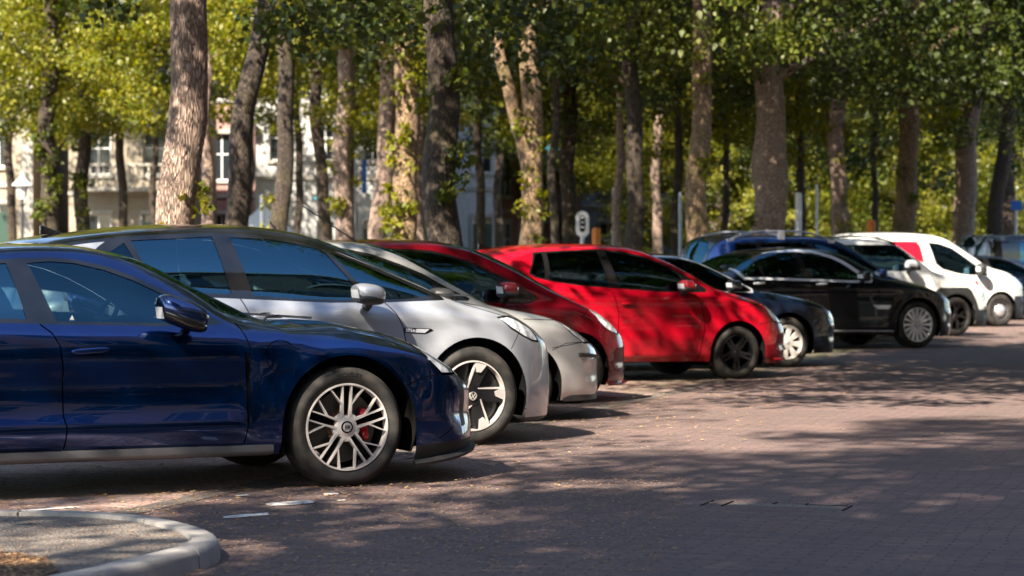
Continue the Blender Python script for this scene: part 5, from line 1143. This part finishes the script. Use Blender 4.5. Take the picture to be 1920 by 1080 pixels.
def trunk_mb(H, rad, lean, seed, fork=None, mat='bark', burr=0, seg=26, n=20):
    rg = random.Random(seed); P = []; Rr = []
    for i in range(seg+1):
        t = i/seg; z = H*t; wob = .05*math.sin(z*1.3+seed)+.03*math.sin(z*2.9+seed*2)
        P.append((lean[0]*z/ H+wob*min(1, z), lean[1]*z/H+wob*.6*min(1, z), z)); r = rad*(1-.38*t)*(1+.45*math.exp(-z/.35))
        if burr: r *= 1+.22*math.exp(-((z-burr)/.5)**2)
        Rr.append(r)
    mb = MB(); k0 = len(mb.v); mb.tube(P, Rr, mat, n)
    for i in range(len(mb.v)):
        v = Vector(mb.v[i]); ring = i//n; a = (i % n)/n*2*math.pi
        if ring <= seg:
            c = Vector(P[ring]); nn = noise.noise(Vector((math.cos(a)*1.4+seed, math.sin(a)*1.4, v.z*.9)))*.10+noise.noise(Vector((math.cos(a)*3+seed, math.sin(a)*3, v.z*2.4)))*.07
            mb.v[i] = tuple(c+(v-c)*(1+nn))
    def limb(z0, dx, dy, dz, r0, r1):
        t = z0/H; p0 = Vector((lean[0]*t, lean[1]*t, z0)); pts = [p0]; 
        for i in range(1, 7):
            s = i/6; pts.append(p0+Vector((dx*s, dy*s, dz*s+.4*s*s*abs(dz)*.3))+Vector((rg.uniform(-.08, .08), rg.uniform(-.08, .08), 0)))
        mb.tube(pts, [r0*(1-s/6)+r1*s/6 for s in range(7)], mat, 9)
    if fork: limb(*fork)
    for k in range(6):
        a = rg.uniform(0, 6.28); z0 = H*rg.uniform(.55, .95); L = rg.uniform(1.5, 3); limb(z0, L*math.cos(a), L*math.sin(a), rg.uniform(.8, 2.2), rad*.38, rad*.12)
    return mb
def tree(px, Y, wpx, base, label, dx=0, top=0, seed=1, bark='bark', cr=0, csc=(.88, .88, 1), fork=None, burr=0, shoots=0, group='lime trees behind the parked cars', X=None, H=None, name='lime_tree', shoot_mat='leaf_yellow_lit'):
    """px: where the trunk stands; dx: metres it leans by the height H"""
    x = ax(px, Y) if X is None else X; H = H or base+4.5
    root = empty(name, (x, Y, 0), 0); tag(root, label, 'tree', group)
    trunk_mb(H, wpx/FPX*Y*.45 if X is None else wpx/2, (dx, 0), seed, fork, bark, burr).build('trunk', root, ang=80)
    c = link('crown', CROWN[cr], root); c.location = (dx, 0, base); c.rotation_euler = (0, 0, seed*1.7); c.scale = csc
    if shoots:
        rg = np.random.default_rng(seed+50); r = (wpx/FPX*Y/2 if X is None else wpx/2); cs = []
        for k in range(shoots):
            z = rg.uniform(1.4, base+1.0); a = rg.uniform(3.4, 6.0) if rg.random() < .8 else rg.uniform(0, 6.28); cs.append((dx*z/H+math.cos(a)*r*1.1, math.sin(a)*r*1.1, z, rg.uniform(.10, .26)))
        me = leaf_cloud('trunk_shoots', np.array(cs), 26, 1, (.06, .12), shoot_mat, seed, 1.0); tag(link('trunk_shoots', me, root), kind='stuff')
    return root
# px, Y, trunk px, crown base, label, options
TREES = [
  (335, 24.0, 88, 5.6, 'nearest stout trunk with sunlit furrowed grey bark behind the blue saloon', dict(dx=.20, seed=3, cr=0, csc=(1.15, 1.15, 1.1), bark='bark', shoots=2)),
  (388, 58, 30, 4.9, 'slim pinkish trunk peeping out just right of the nearest stout trunk', dict(seed=5, cr=1)),
  (412, 34, 52, 6.0, 'dark trunk that leans to the right beside the nearest stout trunk', dict(dx=1.15, H=9.5, seed=7, cr=4, bark='bark_dark', csc=(.85, .85, 1))),
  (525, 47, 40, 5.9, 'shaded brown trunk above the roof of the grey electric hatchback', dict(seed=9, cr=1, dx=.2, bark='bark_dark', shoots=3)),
  (614, 60, 28, 6.4, 'thin dark trunk left of the pale trunk with yellow shoots', dict(seed=11, cr=1, bark='bark_dark', dx=-.5)),
  (646, 50, 42, 6.0, 'very pale sunlit trunk with yellow green shoots growing from it', dict(seed=13, cr=1, shoots=16, bark='bark')),
  (706, 57, 42, 6.2, 'grey pink trunk touching the left of the orange ivy trunk', dict(seed=15, cr=3, dx=.5)),
  (742, 43, 58, 5.4, 'orange lit trunk clad with climbing shoots behind the wine red car', dict(seed=17, cr=4, dx=.5, shoots=26, bark='bark_mossy')),
  (784, 72, 30, 6.6, 'narrow trunk between the orange trunk and the big dark trunk', dict(seed=19, cr=2)),
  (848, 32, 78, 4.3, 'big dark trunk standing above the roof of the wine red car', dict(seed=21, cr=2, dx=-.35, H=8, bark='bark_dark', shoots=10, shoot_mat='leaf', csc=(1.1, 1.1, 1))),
  (992, 44, 50, 5.5, 'pale forked trunk behind the tail of the bright red hatchback', dict(seed=23, cr=0, dx=.1, shoots=14, fork=(2.6, -.6, .1, 2.6, .16, .10), bark='bark_mossy')),
  (1068, 66, 36, 4.9, 'dim trunk between the forked trunk and the white pill shaped sign', dict(seed=25, cr=2, bark='bark_dark', shoots=8, shoot_mat='leaf')),
  (1160, 58, 20, 5.5, 'slender sunlit trunk hugging the left side of a thicker dark trunk', dict(seed=27, cr=3)),
  (1188, 50, 40, 5.5, 'thick dark trunk just right of the slender sunlit trunk', dict(seed=29, cr=4, bark='bark_dark')),
  (1232, 80, 22, 5.5, 'far thin trunk in the gap left of the mossy twin lit trunk', dict(seed=31, cr=1)),
  (1308, 46, 50, 5.3, 'trunk with orange moss rising over the tail of the blue estate car', dict(seed=33, cr=4, bark='bark_mossy', dx=.1, shoots=6)),
  (1438, 52, 72, 4.8, 'broad trunk ending in a knobbly burr above the blue estate car', dict(seed=35, cr=2, burr=3.2, bark='bark', dx=.1, csc=(1.1, 1.1, 1), shoots=4, shoot_mat='leaf')),
  (1572, 58, 38, 5.9, 'pale trunk whose bark is hidden low down by leafy shoots', dict(seed=37, cr=4, shoots=12, bark='bark')),
  (1608, 62, 30, 6.1, 'slim trunk leaning left towards the leafy pale trunk', dict(seed=39, cr=3, dx=-1.1, H=8)),
  (1686, 62, 50, 5.8, 'speckled trunk behind the roof of the white crossover', dict(seed=41, cr=4, dx=.5, bark='bark_mossy', shoots=4, shoot_mat='leaf')),
  (1796, 66, 50, 6.9, 'smooth sunlit trunk that leans right above the white small van', dict(seed=43, cr=2, dx=.75, H=12, bark='bark')),
  (1852, 73, 36, 5.7, 'dark brown trunk right of the smooth leaning trunk', dict(seed=45, cr=2, dx=.9, H=9, bark='bark_dark')),
  (1888, 78, 34, 5.3, 'last dark trunk before the right edge of the view', dict(seed=47, cr=2, bark='bark_dark')),
  (92, 62, 42, 4.7, 'ivy clad dark trunk beside the lantern at the far left', dict(seed=49, cr=1, bark='bark_dark', shoots=30, shoot_mat='leaf')),
  (156, 70, 32, 5.0, 'thinner ivy clad trunk right of the one by the lantern', dict(seed=51, cr=3, bark='bark_dark', shoots=24, shoot_mat='leaf')),
]
for px, Y, wpx, base, lab, o in TREES: tree(px, Y, wpx, base, lab, **o)
# more of the wood behind, its trunks hidden or slim
rg = random.Random(12)
far = [(-60, 66, 5.0, 1), (20, 84, 5.6, 1), (230, 66, 6.2, 1), (290, 82, 6.4, 3), (470, 78, 5.6, 1), (560, 88, 7.4, 3), (660, 96, 7.8, 1), (830, 84, 5.4, 3), (900, 66, 5.2, 1), (935, 92, 5.4, 2), (1040, 54, 5.4, 2), (1270, 64, 4.8, 1), (1360, 70, 4.4, 1), (1500, 66, 4.4, 1), (1640, 80, 4.0, 2), (1990, 60, 4.6, 2)]
far += [(1000, 108, 4.6, 1), (1060, 112, 4.2, 0), (1150, 110, 4.6, 1), (1225, 106, 4.4, 1), (1300, 110, 2.6, 0), (1350, 104, 1.6, 1), (1420, 112, 1.4, 1), (1490, 106, 1.6, 0), (1550, 114, 1.2, 1), (1620, 108, 1.2, 1), (1690, 114, 1.0, 0), (1750, 106, 1.2, 1), (1820, 113, 1.0, 1), (1890, 107, 1.2, 0), (1950, 114, 1.0, 1)]
words = {0: 'fresh green', 1: 'bright yellow green', 2: 'deep green', 3: 'mid green'}
MARK = [(-60, 'the house with pilasters'), (60, 'the white lantern'), (200, 'the ivy clad trunks'), (335, 'the nearest stout trunk'), (470, 'the thin white pole'), (560, 'the shaded trunk over the grey hatchback'), (650, 'the very pale trunk'), (742, 'the orange ivy trunk'), (848, 'the big dark trunk'), (930, 'the red brick house'), (1000, 'the pale forked trunk'), (1080, 'the pill shaped sign'), (1188, 'the thick dark trunk pair'), (1310, 'the orange mossed trunk'), (1440, 'the burred trunk'), (1500, 'the bright white pole'), (1580, 'the leafy pale trunk'), (1640, 'the second orange post'), (1690, 'the speckled trunk'), (1800, 'the leaning sunlit trunk'), (1890, 'the last dark trunk'), (1990, 'the grey blue van')]
seen = {}
def far_label(px, Y, cr):
    m = min(MARK, key=lambda q: abs(q[0]-px)); side = 'straight behind' if abs(px-m[0]) < 12 else ('just left of' if px < m[0] else 'just right of')
    t = '%s leaved %s lime %s %s' % (words[cr], 'far' if Y > 90 else 'middle distance', side, m[1])
    assert t not in seen, t
    seen[t] = 1; return t
for i, (px, Y, base, cr) in enumerate(far):
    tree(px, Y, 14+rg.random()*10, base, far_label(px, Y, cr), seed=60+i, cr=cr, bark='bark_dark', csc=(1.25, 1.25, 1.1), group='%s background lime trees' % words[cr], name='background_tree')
# near avenue trees outside the view, several placed and shaped for their shade
SHADE = [(-10.5, 2, 6.0, 4, 0, 1), (-8.6, 9.5, 5.4, 4, 0, 1), (-6.6, 17, 5.2, 4, 0, 1), (-13, -6, 6, 0, 0, 1), (-16, 4, 6, 3, 0, 1), (-13.5, 14, 5.6, 4, 0, 1), (-10.8, 24, 5.6, 4, 0, 1), (-2.7, -.4, 8.0, 6, 0, 1.4), (7.6, 26, 4.8, 6, -2.2, .6), (6.0, 20.3, 4.7, 5, -3.2, .8), (-.3, -3.2, 7.0, 6, 0, 1.5), (-6.2, -1.2, 9.0, 4, 0, 1.5), (9.8, 33, 5.2, 6, 0, 1), (12.8, 43, 5.4, 6, 0, 1), (16, 53, 5.4, 6, 0, 1)]
for i, b_ in enumerate((-15, -7.5, 0, 7.5, 15, 23)):  # added unseen trees: their foliage covers the terrace in the door reflections
    x_, y_ = row(13.4, b_); tree(0, y_, .28, 1.9, 'small low tree added outside the view to break up reflections in the car doors', X=x_, seed=120+i, cr=(3, 6)[i % 2], csc=(.95, .95, .5), group='trees added outside the view for car reflections', name='reflection_tree')
for i, (X, Y, base, cr_, dx_, hz_) in enumerate(SHADE):
    tree(0, Y, .5, base, 'tall shade tree of the avenue standing just outside the view', X=X, seed=90+i, cr=cr_, dx=dx_, csc=(1.25, 1.25, hz_), group='shade trees outside the view', name='avenue_tree')

# ------------------------------------------------------------------ buildings
concrete('stucco_cream', (.34, .29, .22)); concrete('stucco_white', (.52, .52, .51)); concrete('stucco_pink', (.38, .22, .19)); concrete('stucco_grey', (.28, .30, .31)); concrete('stone_trim', (.42, .39, .34))
def brick_mat(name, c1, c2, mo):
    m, t, b = newmat(name); tc = t.nodes.new('ShaderNodeTexCoord'); mp = t.nodes.new('ShaderNodeMapping'); mp.inputs['Rotation'].default_value = (R_(90), 0, 0)
    br = t.nodes.new('ShaderNodeTexBrick'); br.inputs['Scale'].default_value = 1; br.inputs['Brick Width'].default_value = .22; br.inputs['Row Height'].default_value = .07; br.inputs['Mortar Size'].default_value = .008
    br.inputs['Color1'].default_value = (*c1, 1); br.inputs['Color2'].default_value = (*c2, 1); br.inputs['Mortar'].default_value = (*mo, 1)
    t.links.new(tc.outputs['Object'], mp.inputs[0]); t.links.new(mp.outputs[0], br.inputs[0]); t.links.new(br.outputs[0], b.inputs['Base Color']); setp(b, Roughness=.9)
brick_mat('brick_red', (.28, .09, .06), (.20, .065, .045), (.35, .32, .28)); brick_mat('brick_brown', (.15, .09, .065), (.11, .065, .05), (.25, .22, .19))
brick_mat('brick_dark', (.075, .05, .038), (.055, .036, .03), (.10, .09, .08)); simple('pane', (.015, .02, .025), .08, spec=.8); simple('white_wood', (.70, .70, .68), .5); simple('roof_slate', (.06, .065, .07), .7); simple('door_green', (.02, .05, .035), .4); simple('awning_red', (.5, .05, .05), .7); simple('iron', (.02, .025, .03), .5)
def house(x, y, w_, floors, fh, wall, label, rz=0, bays=3, trim='stone_trim', ww=1.1, wh=1.9, depth=10, roof='roof_slate', plinth=.5, arched=False, door=True, balcony=False, group=None, pilasters=False, shop=False):
    r = empty('town_house', (x, y, 0), rz); tag(r, label, 'building', group); H = floors*fh+plinth; hw = w_/2
    # wall pierced by window openings: built as piers and spandrels so reveals are real
    mb = MB(); cw = w_/bays; zs = []
    for f in range(floors): z0 = plinth+f*fh+.75; zs.append((z0, z0+wh))
    xs = [(-hw+cw*(i+.5)-ww/2, -hw+cw*(i+.5)+ww/2) for i in range(bays)]
    edges = [-hw]+[v for a in xs for v in a]+[hw]
    for i in range(0, len(edges), 2): mb.box((edges[i], 0, 0), (edges[i+1], .4, H), wall)
    for (a, b) in xs:
        zz = [0]+[v for q in zs for v in q]+[H]
        for i in range(0, len(zz), 2): mb.box((a+.001, .002, zz[i]), (b-.001, .398, zz[i+1]), wall)
    mb.box((-hw, .402, 0), (hw, depth, H-.02), wall); mb.build('wall', r, smooth=False)
    mb = MB(); mb.box((-hw-.1, -.28, H), (hw+.1, .5, H+.28), trim); mb.box((-hw-.04, -.12, H-.22), (hw+.04, -.002, H-.002), trim)
    if pilasters:
        for i in range(bays+1):
            xx = -hw+cw*i; mb.box((xx-.2, -.14, .3), (xx+.2, -.003, H-.25), trim)
    mb.box((-hw-.02, -.08, plinth+fh-.02), (hw+.02, -.004, plinth+fh+.14), trim); mb.build('cornice', r, smooth=False)
    mb = MB(); mb.add([(-hw, .3, H+.28), (hw, .3, H+.28), (hw, depth, H+.28), (-hw, depth, H+.28), (-hw, depth*.5, H+3), (hw, depth*.5, H+3)], [(0, 1, 5, 4), (2, 3, 4, 5), (0, 4, 3), (1, 2, 5)], roof); mb.build('roof', r, smooth=False)
    W0 = None
    for fi, (z0, z1) in enumerate(zs):
        for bi, (a, b) in enumerate(xs):
            if door and fi == 0 and bi == bays-1:
                mb = MB(); mb.box((a+.0, -.05, .0), (b, .10, z1-.3), 'door_green'); mb.box((a-.12, -.07, 0), (a-.002, -.005, z1), trim); mb.box((b+.002, -.07, 0), (b+.12, -.005, z1), trim); mb.build('door', r, smooth=False)
            if W0 is None:
                m1 = MB(); o_ = .06
                for lo, hi in (((0, .18, 0), (o_, .26, wh)), ((ww-o_, .18, 0), (ww, .26, wh)), ((o_, .18, 0), (ww-o_, .26, o_)), ((o_, .18, wh-o_), (ww-o_, .26, wh)), ((ww/2-.025, .19, o_), (ww/2+.025, .25, wh-o_)), ((o_, .185, wh*.55), (ww-o_, .255, wh*.55+.05))): m1.box(lo, hi, 'white_wood')
                if not arched: m1.box((-.08, -.06, wh), (ww+.08, -.003, wh+.16), trim)
                m1.box((-.1, -.10, -.12), (ww+.1, -.003, -.002), trim)
                W0 = m1.build('window', r, smooth=False); m2 = MB(); m2.box((.03, .215, .03), (ww-.03, .225, wh-.03), 'pane'); P0 = m2.build('pane', W0, smooth=False); wo = W0
            else:
                wo = W0.copy(); COL.objects.link(wo); pn = P0.copy(); COL.objects.link(pn); pn.parent = wo
            wo.location = (a, 0, z0)
    if balcony:
        mb = MB(); z = plinth+fh+.1; mb.box((-cw*.8, -1.0, z), (cw*.8, -.01, z+.15), trim)
        for k in range(15): xx = -cw*.8+.05+k*(cw*1.6-.1)/14; mb.box((xx-.03, -.97, z+.15), (xx+.03, -.91, z+.95), trim)
        mb.box((-cw*.8, -1.0, z+.95), (cw*.8, -.88, z+1.05), trim); mb.build('balcony', r, smooth=False)
    return r
house(ax(-60, 92), 92, 4.6, 3, 3.6, 'stucco_cream', 'beige house with flat pilasters at the far left edge', bays=2, pilasters=True, ww=.9, wh=2.2)
house(ax(160, 106), 106, 6.6, 3, 3.5, 'stucco_grey', 'grey house half hidden by the two ivy clad trunks', bays=3, wh=1.7)
house(ax(238, 92), 92, 4.4, 3, 3.3, 'stucco_cream', 'cream house with a balcony and dark brick sides left of the nearest trunk', bays=2, balcony=True, ww=1.0, wh=1.8)
house(ax(470, 108), 108, 5.2, 3, 3.6, 'stucco_pink', 'pink plastered house seen through the trunks', bays=2, ww=1.0, wh=2.1)
house(ax(610, 96), 96, 5.6, 3, 4.0, 'stucco_white', 'white house with narrow arched dark windows', bays=3, ww=.7, wh=1.6, arched=True)
house(ax(740, 98), 98, 4.0, 3, 3.6, 'stucco_grey', 'pale grey blue house behind the orange lit trunk', bays=2)
house(ax(838, 104), 104, 4.6, 3, 3.8, 'stucco_white', 'white gabled house just left of the big dark trunk', bays=3, ww=.8)
house(ax(925, 112), 112, 4.2, 4, 3.0, 'brick_red', 'red brick house with white stone bands left of the forked trunk', bays=4, ww=.6, wh=1.8)
house(ax(1110, 120), 120, 6.4, 2, 3.4, 'stucco_grey', 'grey house behind the white pill shaped sign', bays=4, ww=.9)
house(ax(1020, 118), 118, 3.6, 2, 2.6, 'stucco_pink', 'low dusky house with a white band under the dim trunk', bays=3, ww=.7, wh=1.0)
house(ax(1250, 122), 122, 4.2, 2, 2.6, 'stucco_grey', 'small grey building with a pale blue roof edge', bays=2)
house(ax(1420, 136), 136, 16, 3, 3.2, 'brick_brown', 'dim brown brick terrace deep behind the wood on the right', bays=8)
house(ax(1800, 142), 142, 18, 3, 3.2, 'brick_brown', 'second brown brick terrace at the far right behind the wood', bays=8)
# the terrace on the near side of the street, seen as reflections in the windows and doors
kinds = ['brick_dark', 'brick_brown', 'brick_dark', 'brick_dark', 'brick_brown', 'brick_dark', 'brick_red', 'brick_dark', 'stucco_cream', 'brick_dark']
for i in range(10):
    x, y = row(17.2, -34+i*9.2)
    house(x, y, 9.1, 4, 4.0, kinds[i], 'four storey town house of the terrace across the street outside the view', rz=-PSI-R_(90), bays=4, wh=2.3, group='terrace across the street')

# ------------------------------------------------------------------ street furniture seen between the trunks
def lantern(px, Y, ztop, label, glassm='white_wood', cap='iron', s=1.0):
    r = empty('street_lantern', (ax(px, Y), Y, 0)); tag(r, label, 'street lamp'); z = ztop
    mb = MB(); mb.lathe([(.13*s, 0), (.13*s, .5), (.08*s, .6), (.05*s, 1.0), (.045*s, z-1.0*s), (.10*s, z-.95*s), (.04*s, z-.9*s), (.05*s, z-.78*s)], 'iron', 12, 'Z'); mb.build('post', r)
    mb = MB(); mb.lathe([(.10*s, z-.76*s), (.21*s, z-.34*s)], glassm, 8, 'Z'); mb.build('lamp_glass', r)
    mb = MB(); mb.lathe([(.34*s, z-.33*s), (.30*s, z-.28*s), (.12*s, z-.12*s), (.05*s, z-.05*s), (.03*s, z+.08*s), (.001, z+.16*s)], cap, 10, 'Z'); mb.build('lamp_hood', r)
simple('lamp_white', (.75, .75, .78), .3); simple('verdigris', (.08, .30, .36), .5); simple('sign_blue', (.02, .12, .45), .4); simple('orange', (.75, .22, .02), .5); simple('pole_white', (.78, .78, .80), .45); simple('steel', (.32, .34, .36), .4, metal=.6); simple('tarp_white', (.72, .72, .72), .6)
lantern(42, 78, 4.05, 'white topped street lantern at the far left between house and ivy trunk', 'lamp_white', 'lamp_white')
lantern(602, 76, 3.5, 'dark blue hooded street lantern before the white house', 'lamp_white', 'verdigris', .9)
lantern(790, 82, 3.4, 'street lantern with blue hood left of the big dark trunk', 'lamp_white', 'verdigris', .85)
lantern(818, 80, 5.6, 'tall street lantern with turquoise hood touching the big dark trunk', 'lamp_white', 'verdigris', .9)
lantern(1035, 84, 5.4, 'tall lantern with blue green hood among the leaves', 'lamp_white', 'verdigris', .8)
def post(px, Y, h, r_, mat, name, label, cat='post'):
    x = ax(px, Y); mb = MB(); mb.lathe([(r_*1.5, 0), (r_*1.5, .08), (r_, .12), (r_, h-.05), (r_*.7, h), (.001, h+.01)], mat, 14, 'Z'); o = mb.build(name); o.location = (x, Y, 0); tag(o, label, cat); return o
post(492, 60, 2.95, .06, 'pole_white', 'sign_pole', 'thin white pole with its top among the leaves over the grey hatchback')
post(1497, 62, 3.05, .085, 'pole_white', 'flag_pole', 'bright white round pole behind the blue estate car')
post(1531, 66, 3.4, .04, 'pole_white', 'metal_pole', 'thinner whitish pole right of the bright white pole')
post(1275, 60, 3.0, .04, 'steel', 'metal_pole', 'grey steel pole between trunks above the dark navy saloon')
post(1150, 70, 3.4, .045, 'steel', 'metal_pole', 'grey steel pole right of the orange post')
post(1118, 62, 2.15, .11, 'orange', 'orange_post', 'orange post right of the white pill shaped sign')
post(1633, 62, 2.35, .12, 'orange', 'orange_post', 'orange post between slim leaning trunk and speckled trunk')
# upright pill shaped sign with a column of dark marks
sg = empty('pill_sign', (ax(1092, 60), 60, 0)); tag(sg, 'white upright pill shaped sign with dark marks on a pole', 'sign')
mb = MB(); mb.tube([(0, .06, 0), (0, .06, 1.9)], .05, 'pole_white', 10); mb.build('pole', sg)
mb = MB(); pl = [(.165*math.cos(a), 2.38+.165*math.sin(a)) for a in np.linspace(0, math.pi, 14)]+[(.165*math.cos(a), 2.05+.165*math.sin(a)) for a in np.linspace(math.pi, 2*math.pi, 14)]; mb.prism(pl, .05, 'pole_white'); mb.build('sign_plate', sg)
mb = MB(); pl = [(.065*math.cos(a), 2.38+.065*math.sin(a)) for a in np.linspace(0, math.pi, 12)]+[(.065*math.cos(a), 2.08+.065*math.sin(a)) for a in np.linspace(math.pi, 2*math.pi, 12)]; mb.prism(pl, .01, 'interior_dark', Matrix.Translation((0, -.012, 0)))
for z in (2.12, 2.24, 2.36): mb.box((-.035, -.02, z), (.035, -.0125, z+.04), 'pole_white')
mb.build('sign_symbol', sg, smooth=False)
# blue road sign at right, blue banner
sg = empty('blue_sign', (ax(1905, 72), 72, 0)); tag(sg, 'small bright blue sign between the last dark trunks', 'sign'); mb = MB(); mb.tube([(0, 0, 0), (0, 0, 3.0)], .04, 'steel', 8); mb.build('pole', sg); mb = MB(); mb.box((-.17, -.06, 2.80), (.17, -.045, 3.08), 'sign_blue'); mb.build('sign_plate', sg, bevel=.02)
sg = empty('banner', (ax(683, 94), 94, 0)); tag(sg, 'narrow dark blue banner on the pale facade', 'banner'); mb = MB(); mb.box((-.1, -.05, 3.9), (.1, -.02, 5.2), 'sign_blue'); mb.build('cloth', sg); mb = MB(); mb.tube([(-.35, 0, 5.62), (.35, 0, 5.62)], .03, 'steel', 8); mb.tube([(-.35, 0, 0), (-.35, 0, 5.65)], .03, 'steel', 8); mb.build('pole', sg)
# market tent
sg = empty('market_tent', (ax(494, 74), 74, 0)); tag(sg, 'small white peaked tent with a red band behind the thin white pole', 'tent')
mb = MB(); mb.add([(-1.1, -1.1, 2.0), (1.1, -1.1, 2.0), (1.1, 1.1, 2.0), (-1.1, 1.1, 2.0), (0, 0, 3.0)], [(0, 1, 4), (1, 2, 4), (2, 3, 4), (3, 0, 4)], 'tarp_white'); mb.box((-1.1, -1.11, 1.5), (1.1, -1.08, 2.0), 'tarp_white'); mb.build('canopy', sg, smooth=False)
mb = MB(); mb.box((-1.12, -1.13, 1.92), (1.12, -1.115, 2.05), 'awning_red'); mb.build('valance', sg)
for a in (-1.05, 1.05):
    for b in (-1.05, 1.05): mb = MB(); mb.tube([(a, b, 0), (a, b, 2.0)], .03, 'steel', 8); mb.build('leg', sg)
# far delivery van side
for n_, S_, px_, Y_, phi_, lab_, cat_ in CARS: car(n_, S_, px_, Y_, phi_, lab_, cat_, 'cars parked in a slanted row')
